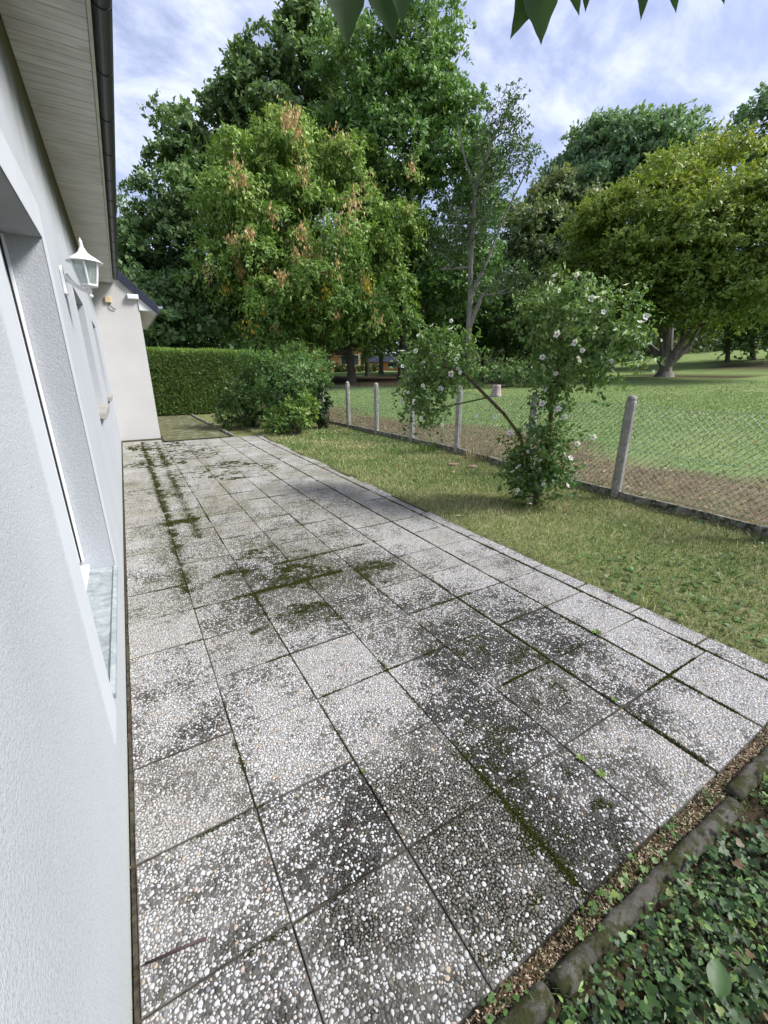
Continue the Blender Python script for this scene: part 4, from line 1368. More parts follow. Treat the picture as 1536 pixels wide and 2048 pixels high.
# dry debris in the slot along the wall
n = 1200; y = gl.uniform(0.4, 8, n) ** 1.0; x = gl.uniform(-0.238, -0.222, n); z = np.full(n, -0.01)
V, F, k = leaf_faces(np.stack([x, y, z], 1), unit(gl, n) * np.array([.4, 1, .6]), unit(gl, n), gl.uniform(.006, .028, n), gl.uniform(.002, .005, n))
tag(fast('wall_litter', V, F, M['grass'], None, False, fcol=np.array([.17, .12, .07])[None] * gl.uniform(.4, 1.6, (n, 1))), 'dry straw in the slot between wall and slabs', 'litter', kind='stuff')
# loose bits on the slabs
n = 260; x = gl.uniform(-.2, 2.6, n); y = .45 + gl.random(n) ** 1.5 * 6
V, F, k = leaf_faces(np.stack([x, y, np.full(n, .012)], 1), unit(gl, n) * np.array([1, 1, .1]), np.array([0, 0, 1.]) + unit(gl, n) * .3, gl.uniform(.006, .022, n), gl.uniform(.002, .007, n))
tag(fast('terrace_litter', V, F, M['grass'], None, False, fcol=np.where(gl.random((n, 1)) < .4, np.array([.12, .15, .04])[None], np.array([.14, .09, .05])[None])), 'scattered bits of grass and leaf on the slabs', 'litter', kind='stuff')


def weed(loc, n, size, label):
    a = np.linspace(0, 6.28, n, endpoint=False) + gl.random() * 3
    P = np.stack([np.full(n, loc[0]), np.full(n, loc[1]), np.full(n, 0.006)], 1)
    A = np.stack([np.cos(a), np.sin(a), gl.uniform(.15, .6, n)], 1)
    V, F, k = leaf_faces(P, A, np.tile([0, 0, 1.], (n, 1)) + unit(gl, n) * .1, size * gl.uniform(.6, 1.2, n), size * gl.uniform(.4, .6, n), 0.12, True)
    tag(fast('weed', V, F, M['leaf'], None, False, fcol=np.repeat(np.array([.15, .23, .05])[None] * gl.uniform(.7, 1.2, (n, 1)), k, 0)), label, 'weed', 'weeds sprouting from the slab joints')


weed((1.40, 0.735), 6, 0.026, 'bright green weed in a joint, nearer the wide end of the terrace')
weed((1.405, 0.645), 8, 0.024, 'low green weed in a joint next to the ivy bed')
weed((2.285, 1.25), 12, 0.035, 'feathery weed tuft in the wide joint by the lawn')
weed((1.84, 0.86), 7, 0.02, 'tiny weed in the joint two slabs from the lawn')
weed((0.585, 1.15), 6, 0.014, 'tiny weed in the joint between two clean slabs')
# large dock-like leaves in the ivy
for (px, py, ln, an, lab) in [(0.78, 0.13, 0.085, 2.1, 'large pale oval leaf in the ivy bed below the long log'), (1.06, 0.10, 0.09, 0.4, 'large oval leaf in the ivy bed lying to the side'), (0.98, -0.02, .06, 2.4, 'small oval leaf in the ivy at the picture edge')]:
    ax = np.array([math.cos(an), math.sin(an), 0.12]); sd_ = np.array([-math.sin(an), math.cos(an), 0.05]); V = []
    for f in np.linspace(0, 1, 11):
        w_ = 0.30 * ln * math.sin(math.pi * f ** 0.85) ** 0.8 if 0 < f < 1 else 0.002
        for q in (-1, -.5, 0, .5, 1):
            V.append(np.array([px, py, 0.025]) + ax * ln * f + sd_ * w_ * q + np.array([0, 0, .10 * w_ * abs(q) * 2 - .25 * ln * (f - .4) ** 2 + .002 * math.sin(f * 25) * abs(q)]))
    F = [(r * 5 + c, r * 5 + c + 1, r * 5 + c + 6, r * 5 + c + 5) for r in range(10) for c in range(4)]
    tag(fast('oval_leaf', V, F, M['leaf'], None, True, fcol=np.tile([.055, .11, .032], (len(F), 1)) * np.where(np.arange(len(F)) % 4 % 3 == 0, .9, 1.05)[:, None]), lab, 'leaf')

# fallen leaves on the straw along the fence and on the lawn
nf = 5200; xf = gl.uniform(2.9, 15, nf); yf = gl.uniform(0.8, 17, nf)
mu_, lu_, so_ = zones(xf, yf); kf = (gl.random(nf) < np.where(xf > fence_x(yf), 0.12 + 0.8 * mu_, 0.05)); xf = xf[kf]; yf = yf[kf]; nf = len(xf)
V, F, k = leaf_faces(np.stack([xf, yf, ground_z(xf, yf) + .03], 1), unit(gl, nf) * np.array([1, 1, .3]), np.array([0, 0, 1.]) + unit(gl, nf) * .5, gl.uniform(.03, .09, nf), gl.uniform(.02, .05, nf), .3)
cf = np.array([[.34, .22, .10], [.22, .14, .07], [.42, .34, .14], [.28, .25, .12], [.45, .38, .26]])[gl.integers(0, 5, nf)] * gl.uniform(.6, 1.2, (nf, 1))
tag(fast('fallen_leaves', V, F, M['grass'], None, False, fcol=cf), 'dry fallen leaves scattered along the fence and over the grass', 'leaves', kind='stuff')

# ------------------------------------------------------------------ flowering hibiscus
hb = np.array([4.10, 3.265, 0.0]); HR = 5.24
hE = [ell(868, 735, HR + .3, 66, 58), ell(850, 790, HR + .3, 52, 52), ell(915, 700, HR + .3, 42, 32), ell(1150, 655, HR, 95, 75), ell(1215, 690, HR - .1, 58, 70), ell(1080, 640, HR + .1, 55, 45), ell(1130, 735, HR, 65, 40), ell(1250, 655, HR - .1, 36, 48),
      ell(1150, 590, HR, 60, 26), ell(1072, 945, HR, 56, 62), ell(1045, 960, HR, 30, 40), ell(1110, 960, HR, 28, 40), ell(1105, 815, HR, 27, 62), ell(1030, 900, HR + .1, 24, 50), ell(1098, 880, HR, 40, 40)]
hstems = [[(4.10, 3.265, -0.08, .05), (4.10, 3.265, .12, .04), (4.02, 3.36, .45, .022), (3.93, 3.463, .84, .019), (3.78, 3.60, 1.08, .018), (3.66, 3.76, 1.26, .018), (3.45, 3.95, 1.52, .016), (3.25, 4.12, 1.62, .011)],
          [1, (4.12, 3.24, .45, .028), (4.139, 3.214, .91, .026), (4.12, 3.24, 1.35, .024), (4.16, 3.18, 1.62, .02), (4.24, 3.08, 1.9, .015)],
          [12, (3.95, 3.42, 1.85, .016), (3.9, 3.48, 2.05, .012)], [12, (4.42, 2.85, 1.75, .015), (4.5, 2.7, 1.85, .010)]]
hib, hC, hO, hg = tree('hibiscus', 'white-flowered hibiscus bush with two leaning stems beside the fence', 'shrub', hb, hstems, hE,
                       ((0.055, 0.12, 0.034), (0.13, 0.225, 0.06), (0.29, 0.37, 0.12)), 520, 5, 7, 0.21, 0.050, 0.54, 'bark_moss', 1, None, 0.2, 'leaf', 'foliage', 'stems', 0.0022, 0.6, lump=0.42, fine=True, up=0.3, droop=0.25, scat=0.2)
for ch in hib.children:
    if ch.name.startswith('foliage'): ch['kind'] = 'stuff'
# flower: five rounded petals and a yellow column
def flower_mesh():
    V = []; F = []; c = []
    for k in range(5):
        a = k * 2 * math.pi / 5; b = len(V)
        pr = [(0.003, 0), (0.014, -0.011), (0.030, -0.017), (0.040, -0.008), (0.041, 0.006), (0.032, 0.016), (0.014, 0.011)]
        for r, s in pr:
            V.append((r * math.cos(a) - s * math.sin(a), r * math.sin(a) + s * math.cos(a), 0.35 * r + 0.12 * abs(s)))
        F.append((b, b + 1, b + 6)); c.append((0.55, 0.30, 0.42))
        for t in ((b + 1, b + 2, b + 5), (b + 1, b + 5, b + 6), (b + 2, b + 3, b + 4), (b + 2, b + 4, b + 5)):
            F.append(t); c.append((0.86, 0.85, 0.88))
    b = len(V)
    for k in range(5):
        a = k * 2 * math.pi / 5; V.append((0.004 * math.cos(a), 0.004 * math.sin(a), 0))
    V.append((0, 0, 0.028))
    for k in range(5):
        F.append((b + k, b + (k + 1) % 5, b + 5)); c.append((0.75, 0.65, 0.3))
    o = fast('flower', V, F, M['petal'], None, False, fcol=c); me = o.data; bpy.data.objects.remove(o); return me


fme = flower_mesh()
gf = np.random.default_rng(12)
sel = np.nonzero(hO @ np.array([-.55, -.45, .35]) > 0.2)[0]
sel = gf.choice(sel, 58, replace=False)
hinv = Matrix.Translation(-Vector(hib.location))
extra = [at(805, 703, HR + .2), at(832, 702, HR + .15), at(1100, 568, HR - .1), at(1240, 583, HR - .1), at(1290, 634, HR - .1), at(1256, 610, HR), at(886, 850, HR + .2), at(990, 832, HR), at(955, 832, HR), at(1115, 818, HR - .2), at(1128, 835, HR - .2), at(1085, 808, HR - .2), at(1155, 887, HR - .1), at(1020, 866, HR - .1), at(903, 642, HR + .3), at(905, 655, HR + .25)]
for k in range(len(sel) + len(extra)):
    f = bpy.data.objects.new('flower', fme); COL.objects.link(f); f.parent = hib; f.matrix_parent_inverse = hinv
    if k < len(sel):
        o = Vector(hO[sel[k]]); p = Vector(hC[sel[k]]) + o * gf.uniform(.12, .2)
    else:
        p = Vector(extra[k - len(sel)]); o = Vector((-.5, -.5, .3))
    o = (o + Vector((-.2, -.25, .15)) + Vector(gf.normal(0, .6, 3))).normalized()
    f.location = p; f.rotation_euler = o.to_track_quat('Z', 'Y').to_euler(); s = gf.uniform(.55, 1.0); f.scale = (s, s, s * gf.uniform(.8, 1.6))

# ------------------------------------------------------------------ shrubs and hedge at the garden end
def hedge(x0, x1, y0, y1, ztop):
    g = np.random.default_rng(91)
    t = empty('clipped_hedge', ((x0 + x1) / 2, (y0 + y1) / 2, 0.0)); tag(t, 'tall clipped green hedge with flat top beyond the cream wing', 'hedge')
    MB().box(x0 + .25, x1 - .25, y0 + .25, y1 - .25, -0.1, ztop - .25).build('twig_mass', M['bark'], t)
    n = 60000
    f = g.random(n); x = g.uniform(x0, x1, n); z = g.uniform(0.06, ztop, n); y = y0 + g.exponential(.07, n)
    top = f < 0.30; y = np.where(top, g.uniform(y0, y1, n), y); z = np.where(top, ztop - g.exponential(.05, n) + .10 * fbm(x * 1.3, y * 1.3), z)
    sd_ = (f > 0.93); x = np.where(sd_, x1 - g.exponential(.06, n), x); y = np.where(sd_, g.uniform(y0, y1, n), y)
    y += np.where(top, 0, 0.10 * (fbm(x * 2, z * 2) - .5))
    P = np.stack([x, y, z], 1); A = unit(g, n) * np.array([.9, .5, .8]) + np.array([.25, -.25, .15])
    A = np.where(top[:, None], unit(g, n) * .6 + np.array([0, 0, 1.]), A)
    V, F, k = leaf_faces(P, A, unit(g, n) + np.array([0, -.6, .5]), g.uniform(.07, .17, n), g.uniform(.012, .026, n))
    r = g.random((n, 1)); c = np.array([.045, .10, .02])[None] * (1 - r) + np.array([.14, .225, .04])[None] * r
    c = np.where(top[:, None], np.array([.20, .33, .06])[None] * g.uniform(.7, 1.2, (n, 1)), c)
    c = np.where(g.random((n, 1)) < .06, np.array([.22, .17, .08])[None], c)
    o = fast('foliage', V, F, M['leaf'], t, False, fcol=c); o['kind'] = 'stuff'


hedge(-2.0, 4.6, 17.5, 18.8, 2.20)


def shrub(name, label, px, dist, ells, pal, dens, tw, per, tlen, leaf, aspect, seed, nst=6, bark='bark', **kw):
    b = gpos(px, dist); g = np.random.default_rng(300 + seed)
    stems = []
    c = np.mean([e[0] for e in ells], 0); w = max(e[1] for e in ells)
    for k in range(nst):
        a = k * 6.283 / nst; rr = .12 * w
        p0 = (b[0] + rr * math.cos(a), b[1] + rr * math.sin(a), b[2] - .06, .03)
        p1 = (b[0] + .45 * w * math.cos(a), b[1] + .45 * w * math.sin(a), b[2] + (c[2] - b[2]) * .8, .018)
        stems.append([p0, ((p0[0] * .6 + p1[0] * .4), (p0[1] * .6 + p1[1] * .4), p0[2] + (p1[2] - p0[2]) * .5, .024), p1])
    t, C, O, g = tree(name, label, 'shrub', b, stems, ells, pal, dens, tw, per, tlen, leaf, aspect, bark, 300 + seed, None, kw.pop('inner', .3), kw.pop('leafmat', 'leaf'), 'foliage', 'stems', .004, kw.pop('limb_frac', .5), **kw)
    for ch in t.children:
        if ch.name.startswith('foliage'): ch['kind'] = 'stuff'
    return t


shrub('privet_bush', 'dark rounded privet bush next to the clipped hedge', 488, 13.0, [ell(485, 800, 13.0, 55, 62), ell(470, 830, 12.8, 42, 35)], ((.04, .085, .02), (.08, .15, .035), (.17, .26, .06)), 230, 5, 9, .16, .065, .5, 1, leafmat='leaf_gloss', inner=.5)
shrub('tall_shrub', 'tall loose blue-green shrub with bare stems showing', 575, 12.6, [ell(560, 765, 12.6, 70, 55), ell(600, 745, 12.9, 55, 45), ell(520, 735, 12.8, 45, 30), ell(575, 810, 12.6, 55, 45)], ((.05, .11, .028), (.095, .185, .046), (.20, .30, .08)), 190, 5, 8, .24, .085, .42, 2, 8, 'bark_grey')
shrub('feathery_shrub', 'light green feathery shrub rising behind the tall loose shrub', 610, 14.0, [ell(605, 725, 14, 48, 28), ell(630, 745, 14, 25, 35), ell(590, 760, 14.2, 60, 45)], ((.06, .12, .03), (.11, .19, .045), (.18, .27, .08)), 150, 5, 8, .28, .12, .22, 3, up=.6)
shrub('golden_shrub', 'low yellow-green leafy shrub at the lawn edge', 585, 11.3, [ell(585, 835, 11.3, 45, 34), ell(610, 815, 11.3, 25, 25), ell(555, 845, 11.2, 25, 25)], ((.06, .13, .025), (.14, .24, .045), (.32, .40, .09)), 220, 5, 8, .15, .085, .45, 4)
shrub('ivy_bush', 'dark ivy climbing the fence post beside the shrubs', 648, 12.3, [ell(645, 800, 12.3, 15, 45), ell(635, 830, 12.2, 18, 22)], ((.02, .05, .015), (.045, .085, .025), (.08, .13, .04)), 300, 4, 8, .1, .07, .8, 5, 4)
shrub('grey_bush', 'grey twiggy bush behind the fence at the shrubs', 628, 14.6, [ell(640, 775, 14.4, 25, 50), ell(640, 720, 14.4, 18, 20)], ((.06, .08, .04), (.10, .13, .06), (.18, .2, .1)), 60, 4, 5, .25, .07, .3, 6, 5, 'bark_grey')

# ------------------------------------------------------------------ park trees
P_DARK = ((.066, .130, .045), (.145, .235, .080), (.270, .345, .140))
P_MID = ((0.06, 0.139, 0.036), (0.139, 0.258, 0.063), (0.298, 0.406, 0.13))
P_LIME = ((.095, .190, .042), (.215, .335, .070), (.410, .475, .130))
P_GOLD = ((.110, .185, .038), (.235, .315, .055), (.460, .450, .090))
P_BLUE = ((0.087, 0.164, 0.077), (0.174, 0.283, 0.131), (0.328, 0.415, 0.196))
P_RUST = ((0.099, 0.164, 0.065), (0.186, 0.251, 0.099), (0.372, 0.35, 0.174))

D1 = 36
tree('maple_tree', 'massive dark green broad tree standing nearest the house roof', 'tree', B1, [stem_to(B1, at(500, 420, D1), .55, .22)],
     [ell(490, 445, D1, 190, 200), ell(590, 215, D1, 125, 130), ell(330, 535, D1 - 2, 90, 125), ell(640, 120, D1, 75, 85), ell(270, 610, D1 - 3, 50, 90), ell(455, 275, D1, 72, 92), ell(360, 640, D1 - 6, 105, 90), ell(500, 190, D1, 38, 55), ell(290, 470, D1 - 1, 35, 55)],
     P_DARK, 3.2, 3, 9, .6, .29, .64, 'bark', 1, 'park trees', lump=.3, rtip=.03, sub=20, rb=1.5)
tree('ash_tree', 'tallest tree in the middle reaching the top of the view', 'tree', B2, [stem_to(B2, at(815, 330, 31), .38, .16)],
     [ell(800, 270, 31, 120, 150), ell(840, 95, 31, 68, 75), ell(905, 330, 31, 75, 140), ell(710, 300, 32, 80, 150), ell(880, 190, 31, 62, 80), ell(760, 130, 31, 60, 75), ell(690, 110, 32, 45, 70), ell(830, 30, 31, 45, 35), ell(900, 520, 31, 90, 110), ell(790, 540, 32, 100, 130)],
     P_MID, 4.2, 3, 9, .6, .24, .5, 'bark', 2, 'park trees', lump=.3, rtip=.028, sub=18, rb=1.25)
t3, C3, O3, g3 = tree('drooping_tree', 'yellow-green drooping tree hung with brown seed pods', 'tree', B3,
                      [stem_to(B3, at(690, 500, 29), .30, .14, bend=.25), [2, (*at(655, 705, 28.6), .13), (*at(600, 620, 28.4), .09)], [2, (*at(745, 660, 29), .12), (*at(770, 560, 29), .08)]],
                      [ell(605, 470, 28, 150, 145), ell(575, 355, 28, 80, 70), ell(745, 370, 28.5, 68, 80), ell(650, 610, 27.5, 145, 78), ell(485, 470, 28, 52, 85), ell(755, 590, 28, 68, 90), ell(573, 268, 28, 14, 34), ell(505, 620, 27.5, 52, 75), ell(700, 325, 28.5, 60, 40), ell(470, 350, 28, 22, 30), ell(615, 560, 27, 160, 80), ell(780, 480, 28, 45, 70), ell(540, 640, 27, 90, 55), ell(520, 400, 27.5, 90, 80)],
                      P_LIME, 4.0, 3, 10, .6, .21, .40, 'bark', 3, 'park trees', lump=.33, rtip=.024, droop=.7, up=.2, hang=.35, scat=.16, sub=20, rb=1.25, squash=.6)
# seed pods: hanging papery clusters on the outer clumps
fr = np.nonzero((O3 @ np.array([-.35, -.75, .25]) > .75))[0]
fr = g3.choice(fr, 62, replace=False); gp_ = np.random.default_rng(8)
pod = []
PV = []; PF = []; PC = []; off = 0
for q in fr:
    c = C3[q] + O3[q] * gp_.uniform(.5, .8); n = int(gp_.uniform(18, 60))
    r = gp_.uniform(.15, .36)
    P = c[None] + gp_.normal(0, 1, (n, 3)) * np.array([r * .6, r * .6, r * .9]); A = unit(gp_, n) * .4 + np.array([0, 0, -1.])
    V, F, k = leaf_faces(P, A, unit(gp_, n), gp_.uniform(.14, .26, n), gp_.uniform(.07, .12, n))
    yel = gp_.random() < .18
    PV.append(V); PF.append(F + off); off += len(V)
    PC.append((np.array([.45, .33, .03]) if yel else np.array([.52, .35, .16]))[None] * gp_.uniform(.65, 1.25, (n, 1)))
sp_o = fast('seed_pods', np.concatenate(PV), np.concatenate(PF), M['leaf'], t3, False, fcol=np.concatenate(PC)); sp_o['kind'] = 'stuff'
sp_o['label'] = 'papery orange-brown seed pods and yellow leaves'

tree('birch_tree', 'slender pale-trunked tree with thin open crown behind the hibiscus', 'tree', B4,
     [stem_to(B4, at(942, 470, 25), .20, .12, 5, .05, flare=1.4), [5, (*at(950, 380, 25), .10), (*at(985, 280, 25), .06), (*at(1020, 215, 25), .03)], [3, (*at(965, 590, 25), .075), (*at(1000, 555, 25), .06), (*at(1035, 535, 25), .035)], [4, (*at(975, 520, 25), .07), (*at(1010, 430, 25), .05), (*at(1050, 350, 25), .03)],
      [7, (*at(930, 320, 25), .05), (*at(915, 250, 25), .03)]],
     [ell(990, 290, 25, 45, 90), ell(1040, 320, 25, 38, 60), ell(955, 420, 25, 60, 70), ell(1010, 560, 25, 55, 40), ell(900, 470, 25, 45, 60), ell(1020, 230, 25, 25, 50)],
     ((.035, .08, .025), (.08, .14, .04), (.17, .22, .09)), 34, 5, 8, .7, .16, .45, 'bark_grey', 4, 'park trees', lump=.3, inner=.2, rtip=.014, expo=.42)
tree('linden_tree', 'dull green tree with reddish tinge right of the pale trunk', 'tree', gpos(1085, 40), [stem_to(gpos(1085, 40), at(1085, 520, 40), .35, .15)],
     [ell(1075, 480, 40, 88, 95), ell(1130, 500, 40, 80, 90), ell(1110, 590, 40, 120, 80), ell(1040, 600, 39, 70, 70), ell(1100, 420, 40, 50, 50)], P_RUST, 3.4, 3, 9, .8, .28, .6, 'bark', 5, 'park trees', rtip=.03, sub=20, rb=1.5)
tree('oak_tree', 'blue-green round-topped tree behind the golden tree', 'tree', gpos(1215, 45), [stem_to(gpos(1215, 45), at(1220, 430, 45), .4, .18)],
     [ell(1185, 370, 45, 105, 105), ell(1275, 330, 45, 105, 72), ell(1130, 410, 45, 65, 85), ell(1140, 450, 45, 50, 70), ell(1240, 470, 45, 100, 90), ell(1200, 300, 45, 50, 45), ell(1300, 300, 45, 70, 45), ell(1380, 320, 45, 60, 40)], P_BLUE, 3.2, 3, 9, .85, .31, .6, 'bark', 6, 'park trees', rtip=.03, sub=20, rb=1.6)
# golden multi-stem hornbeam
b7 = B7
hs = [[(b7[0], b7[1], b7[2] - .25, .70), (b7[0], b7[1], b7[2] + .2, .38), (*(b7 + [0, 0, .6]), .30)]]
for (x1, y1, x2, y2, r) in ((1300, 690, 1288, 560, .125), (1322, 660, 1318, 520, .13), (1342, 650, 1345, 500, .15), (1362, 690, 1385, 560, .12), (1380, 690, 1440, 570, .12), (1335, 640, 1300, 470, .11), (1385, 655, 1480, 540, .10)):
    dd = np.random.default_rng(x1).uniform(-1.2, 1.2)
    hs.append([2, (*at(x1, y1, 32 + dd * .4), r), (*at((x1 + x2) / 2, (y1 + y2) / 2, 32 + dd * .8), r * .8), (*at(x2, y2, 32 + dd), r * .6)])
tree('hornbeam_tree', 'golden-green spreading tree with many stems from one base on the lawn', 'tree', b7, hs,
     [ell(1335, 450, 31, 150, 105), ell(1480, 475, 30, 125, 125), ell(1225, 500, 31, 100, 110), ell(1230, 600, 31, 90, 45), ell(1420, 350, 32, 110, 45), ell(1300, 580, 30, 140, 40), ell(1500, 590, 29, 90, 45), ell(1620, 490, 30, 120, 130), ell(1400, 520, 30, 110, 60), ell(1540, 400, 31, 70, 50), ell(1200, 635, 31, 50, 24), ell(1430, 625, 30, 60, 24), ell(1270, 640, 30.5, 40, 18)],
     P_GOLD, 3.5, 3, 14, .7, .185, .55, 'bark_beam', 7, 'park trees', lump=.3, rtip=.025, flat=.5, up=.15, droop=.15, scat=.1, sub=24, rb=1.5, squash=.38)
tree('poplar_tree', 'tall dark tree at the edge of view above the golden tree', 'tree', gpos(1570, 48), [stem_to(gpos(1570, 48), at(1570, 400, 48), .4, .2)],
     [ell(1530, 255, 48, 32, 55), ell(1570, 290, 48, 50, 70), ell(1600, 350, 48, 90, 110), ell(1520, 370, 48, 35, 50)], P_BLUE, 3.2, 3, 9, .85, .31, .6, 'bark', 8, 'park trees', rtip=.03, sub=14, rb=1.6)
tree('willow_tree', 'pale green tree peeking past the house gutter', 'tree', gpos(235, 58), [stem_to(gpos(235, 58), at(240, 480, 58), .4, .2)],
     [ell(238, 410, 58, 30, 40), ell(220, 470, 58, 50, 60)], ((.06, .12, .03), (.11, .19, .05), (.2, .28, .09)), 9, 6, 10, 1.6, .35, .35, 'bark', 9, 'park trees', limb_frac=.4, rtip=.02, hang=.4)

# shaded wood behind: individual trees with bare lower trunks
BACK = [(735, 37, 560, 58, 110), (762, 41, 560, 55, 120), (850, 43, 590, 60, 120), (885, 47, 600, 60, 110), (965, 46, 600, 62, 110), (1010, 50, 610, 60, 100), (1150, 52, 630, 70, 80), (1060, 47, 640, 60, 70),
        (1450, 46, 600, 85, 90), (1500, 47, 600, 75, 95), (1545, 45, 590, 80, 95), (1235, 55, 640, 60, 60), (660, 52, 600, 70, 100), (600, 55, 600, 80, 110)]
LBL = ['slim shaded tree just right of the drooping tree trunk', 'twin-looking shaded tree behind the drooping tree', 'dark-trunked tree left of the pale trunk', 'shaded tree close behind the pale trunk', 'shaded tree right behind the pale trunk', 'far shaded tree right of the pale trunk',
       'far tree under the blue-green crown', 'low dark tree behind the hibiscus crown', 'dark tree under the golden crown, nearest the many-stemmed trunk', 'dark tree in the middle of the row under the golden crown', 'dark tree at the picture edge under the golden crown', 'far low tree left of the many-stemmed trunk',
       'far tree above the terracotta house', 'far tree left of the terracotta house behind the shrubs']
for k, (px, dd, py, rx, ry) in enumerate(BACK):
    b = gpos(px, dd)
    r0 = np.random.default_rng(k + 50).uniform(.13, .24)
    tree('shaded_tree', LBL[k], 'tree', b, [stem_to(b, at(px + (k % 3 - 1) * 8, py, dd), r0, r0 * .5, 4, .12)],
         [ell(px, py, dd, rx, ry), ell(px + rx * .5, py + ry * .3, dd, rx * .7, ry * .55), ell(px - rx * .5, py - ry * .2, dd, rx * .7, ry * .6)], (P_DARK, P_MID, P_RUST)[k % 3], 9.0, 5, 10, 1.5, .34, .6, 'bark', 60 + k, 'shaded trees at the back of the park', limb_frac=.5, rtip=.02)

# far wood, a closed mass behind everything
gw = np.random.default_rng(17)
az = gw.uniform(R(-25), R(112), 5200); rr = gw.uniform(78, 105, 5200)
hx = rr * np.sin(az); hy = rr * np.cos(az)
hz = ground_z(hx, hy) + gw.random(5200) ** .8 * (9 + 5 * fbm(az * 9, az * 0 + 2) + 3 * fbm(az * 40, az * 0))
Cw = np.stack([hx, hy, hz], 1); Ow = np.stack([-np.sin(az), -np.cos(az), np.full(5200, .6)], 1); Ow /= np.linalg.norm(Ow, axis=1, keepdims=True)
V, F, c = sprays(gw, Cw, Ow, 3, 9, 2.6, .75, .7, pal=((.03, .065, .022), (.065, .12, .035), (.15, .19, .06)))
tag(fast('far_wood', V, F, M['leaf'], None, False, fcol=c), 'distant mass of woodland closing the park', 'wood', kind='stuff')
# scrub layer under the far wood
az = gw.uniform(R(-25), R(112), 2600); rr = gw.uniform(58, 76, 2600); hx = rr * np.sin(az); hy = rr * np.cos(az)
keepb = ~((az > R(20)) & (az < R(33)))
hx, hy = hx[keepb], hy[keepb]; az = az[keepb]
Cw = np.stack([hx, hy, ground_z(hx, hy) + gw.random(len(hx)) * 2.2], 1); Ow = np.stack([-np.sin(az), -np.cos(az), np.full(len(az), .8)], 1)
V, F, c = sprays(gw, Cw, Ow, 4, 8, 1.1, .4, .6, pal=((.04, .08, .02), (.10, .14, .03), (.2, .2, .06)))
tag(fast('far_scrub', V, F, M['leaf'], None, False, fcol=c), 'low sunlit scrub along the far edge of the park', 'scrub', kind='stuff')

# dark low shrubs on the lawn behind the hibiscus
LOW = [(945, 752, 40, 20, 'low dark shrub left of the pale stump'), (1010, 745, 38, 24, 'low dark shrub straight behind the pale stump'), (1065, 748, 40, 22, 'low dark shrub right of the pale stump'), (1120, 745, 34, 22, 'low dark shrub behind the right hibiscus stem')]
for k, (px, py, rx, ry, lab) in enumerate(LOW):
    shrub('low_shrub', lab, px, 23, [ell(px, py, 23, rx, ry), ell(px + 12, py + 6, 22.6, rx * .7, ry * .7)], P_DARK, 45, 5, 8, .3, .13, .6, 20 + k, 4)['group'] = 'low shrubs in the park'
# pale stump
s0 = at(993, 775, 18.5); s0[2] = float(ground_z(s0[0], s0[1]))
gS = np.random.default_rng(4)
smp = MB(); ring = []
prof = [(0.24, -.1), (.18, .1), (.15, .25), (.14, .38), (.15, .46)]
smp.lathe(prof, tuple(s0), 14)
smp.v = [(x + .03 * math.sin(9 * math.atan2(y - s0[1], x - s0[0])), y + .03 * math.cos(7 * math.atan2(y - s0[1], x - s0[0])), z + (.06 * math.sin(5 * math.atan2(y - s0[1], x - s0[0])) if z > s0[2] + .55 else 0)) for (x, y, z) in smp.v]
tag(smp.build('tree_stump', M['stump'], None, True), 'pale pinkish tree stump on the lawn seen between the hibiscus stems', 'stump')

# ------------------------------------------------------------------ far houses
def far_house(name, label, px0, px1, dist, zlo, ztop, mat, wins, roofh=1.6):
    a = at(px0, 743, dist); b = at(px1, 743, dist); d = (b - a)[:2]; L = np.linalg.norm(d); d /= L; nn = np.array([-d[1], d[0]])
    if nn @ a[:2] < 0: nn = -nn
    e = empty(name, (a[0], a[1], zlo)); tag(e, label, 'house')
    P = lambda s, t: tuple(a[:2] + d * s + nn * t)
    def blk(s0, s1, t0, t1, z0, z1):
        v = [(*P(s, t), z) for z in (z0, z1) for t in (t0, t1) for s in (s0, s1)]
        return MB().add(v, [(0, 2, 3, 1), (4, 5, 7, 6), (0, 1, 5, 4), (2, 6, 7, 3), (0, 4, 6, 2), (1, 3, 7, 5)])
    blk(0, L, 0, 8, zlo - .5, ztop).build('wall', mat, e)
    v = [(*P(s, t), z) for s in (-.4, L + .4) for (t, z) in ((-.5, ztop - .1), (4, ztop + roofh), (8.5, ztop - .1), (8.5, ztop - .25), (-.5, ztop - .25))]
    MB().add(v, [(0, 1, 2, 3, 4), (9, 8, 7, 6, 5)] + [(k, (k + 1) % 5, 5 + (k + 1) % 5, 5 + k) for k in range(5)]).build('roof', M['slate'], e)
    for (f, w, z0, z1) in wins:
        s = f * L
        fr = blk(s - w / 2 - .08, s + w / 2 + .08, -.06, -.003, zlo + z0 - .08, zlo + z1 + .08).build('window', M['white_paint'], e)
        blk(s - w / 2, s + w / 2, -.075, -.0615, zlo + z0, zlo + z1).build('pane', M['dark_glass'], fr)
    return e


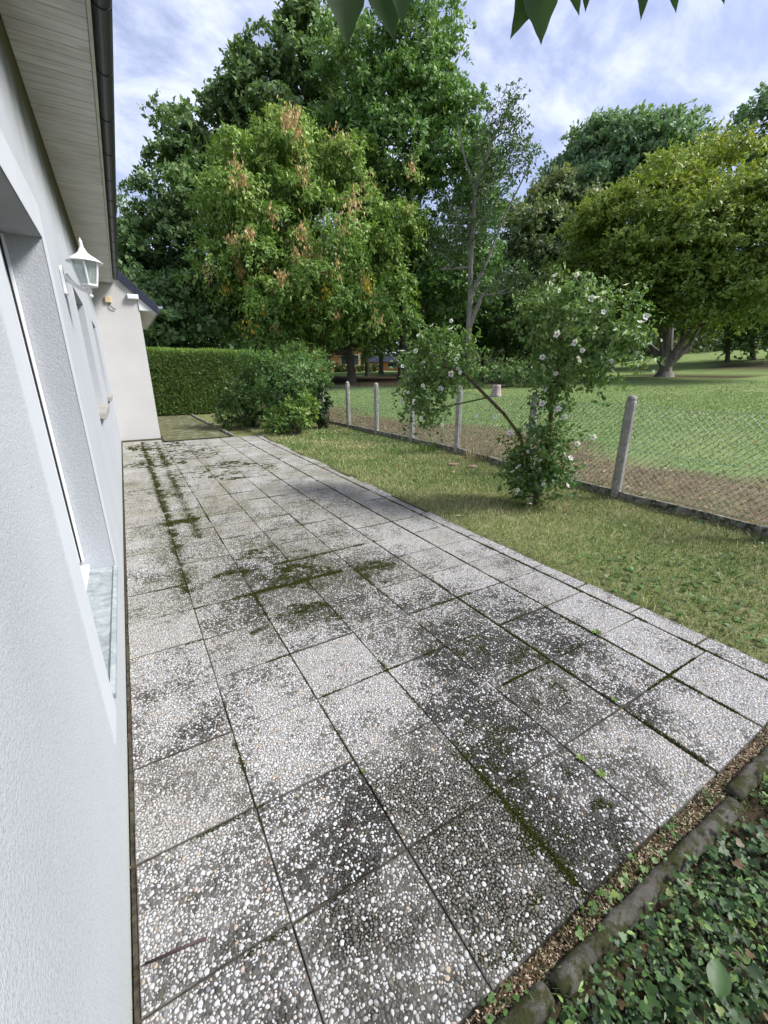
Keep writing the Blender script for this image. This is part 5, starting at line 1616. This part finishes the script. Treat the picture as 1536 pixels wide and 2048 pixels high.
zf = float(ground_z(*at(680, 743, 62)[:2]))
far_house('terracotta_house', 'terracotta house glimpsed under the drooping tree', 560, 722, 62, zf, zf + 3.4, M['terracotta'], [(.80, 1.0, .9, 2.1), (.55, 1.1, .9, 2.1), (.25, 1.1, .9, 2.1), (.94, .7, .9, 2.1)])
zf2 = float(ground_z(*at(790, 743, 70)[:2]))
far_house('low_building', 'long low orange building far behind the shaded trunks', 735, 1060, 72, zf2, zf2 + 1.5, M['terracotta'], [(f, 1.4, .5, 1.2) for f in (.06, .16, .27, .40, .52, .66, .8, .92)], .9)
hh0 = at(655, 740, 50); hh1 = at(735, 740, 50)
shrub('boundary_hedge', 'low boundary hedge in front of the terracotta house', 690, 52, [ell(665, 738, 52, 24, 8), ell(700, 738, 52, 24, 8), ell(735, 738, 52, 24, 8)], ((.05, .09, .02), (.09, .14, .035), (.14, .18, .06)), 30, 5, 8, .4, .22, .6, 40, 4)

# ------------------------------------------------------------------ branch hanging over the terrace
oh = empty('overhanging_tree', (1.75, -0.75, -0.09))
tag(oh, 'leafy twig hanging into the top of the view from a tree beside the terrace', 'tree')
T0 = np.array([1.75, -0.75, -0.2])
MB().tube([T0, (1.73, -.74, .6), (1.66, -.66, 1.5), (1.5, -.45, 2.1), (1.2, -.1, 2.45), (.85, .3, 2.40), (.55, .5, 2.30), (.33, .66, 2.24), (.2, .75, 2.18)], [.06, .05, .042, .032, .022, .013, .009, .006, .003], 8).build('trunk', M['bark'], oh, True)
MB().tube([(.85, .3, 2.40), (.9, .38, 2.28), (.92, .42, 2.18)], [.008, .005, .003], 6).build('twig', M['bark'], oh, True)
HANG = [((685, -55), (697, 92), 62, .70), ((762, -60), (790, 78), 62, .72), ((800, -60), (806, 48), 50, .68), ((1068, -25), (1023, 76), 40, .74), ((1080, -25), (1084, 85), 50, .74), ((1142, -30), (1159, 28), 26, .8), ((1176, -30), (1172, 22), 22, .8), ((1292, -30), (1283, 38), 22, .82), ((1345, -30), (1353, 23), 22, .84), ((1440, -30), (1449, 6), 22, .86), ((655, -40), (648, 8), 20, .76)]
MB().tube([(.92, .42, 2.18), (.75, .35, 2.17), (.6, .42, 2.16)], [.004, .003, .002], 5).build('twig', M['bark'], oh, True)
for (b, t_, wpx, dd) in HANG:
    b = (b[0] - (t_[0] - b[0]) * .6, b[1] - 75); pb = at(*b, dd); ptip = at(*t_, dd + .01); L = np.linalg.norm(ptip - pb); W = wpx / FPX * math.hypot(dd, pb[2] - H) * .95
    ax = (ptip - pb) / L; view = (pb - np.array([0, 0, H])); view /= np.linalg.norm(view)
    side = np.cross(ax, -view + np.array([.25, 0, .1])); side /= np.linalg.norm(side); nrm = np.cross(side, ax)
    V = []; rows = [(0, .04), (.10, .55), (.22, .88), (.36, 1.0), (.5, .93), (.63, .74), (.75, .50), (.86, .27), (.94, .11), (1.0, .01)]
    for q, (f, w) in enumerate(rows):
        for s in (-1, 0, 1):
            ser = 1 + .05 * ((q % 2) * 2 - 1)
            V.append(pb + ax * L * f + side * s * W / 2 * w * ser + nrm * (abs(s) * w * W * .14 - f * f * L * .06))
    F = [(r * 3 + c, r * 3 + c + 1, r * 3 + c + 4, r * 3 + c + 3) for r in range(len(rows) - 1) for c in (0, 1)]
    cc = np.tile([.04, .085, .02], (len(F), 1)) * np.random.default_rng(int(b[0])).uniform(.8, 1.2)
    lf = fast('leaf', V, F, M['leaf'], oh, False, fcol=cc)
    MB().tube([pb + np.array([0.01, 0, .10]), pb + np.array([0.004, 0, .04]), pb, pb + ax * L * .5], [.0016, .0014, .0013, .0006], 5).build('stalk', M['bark'], lf, True)
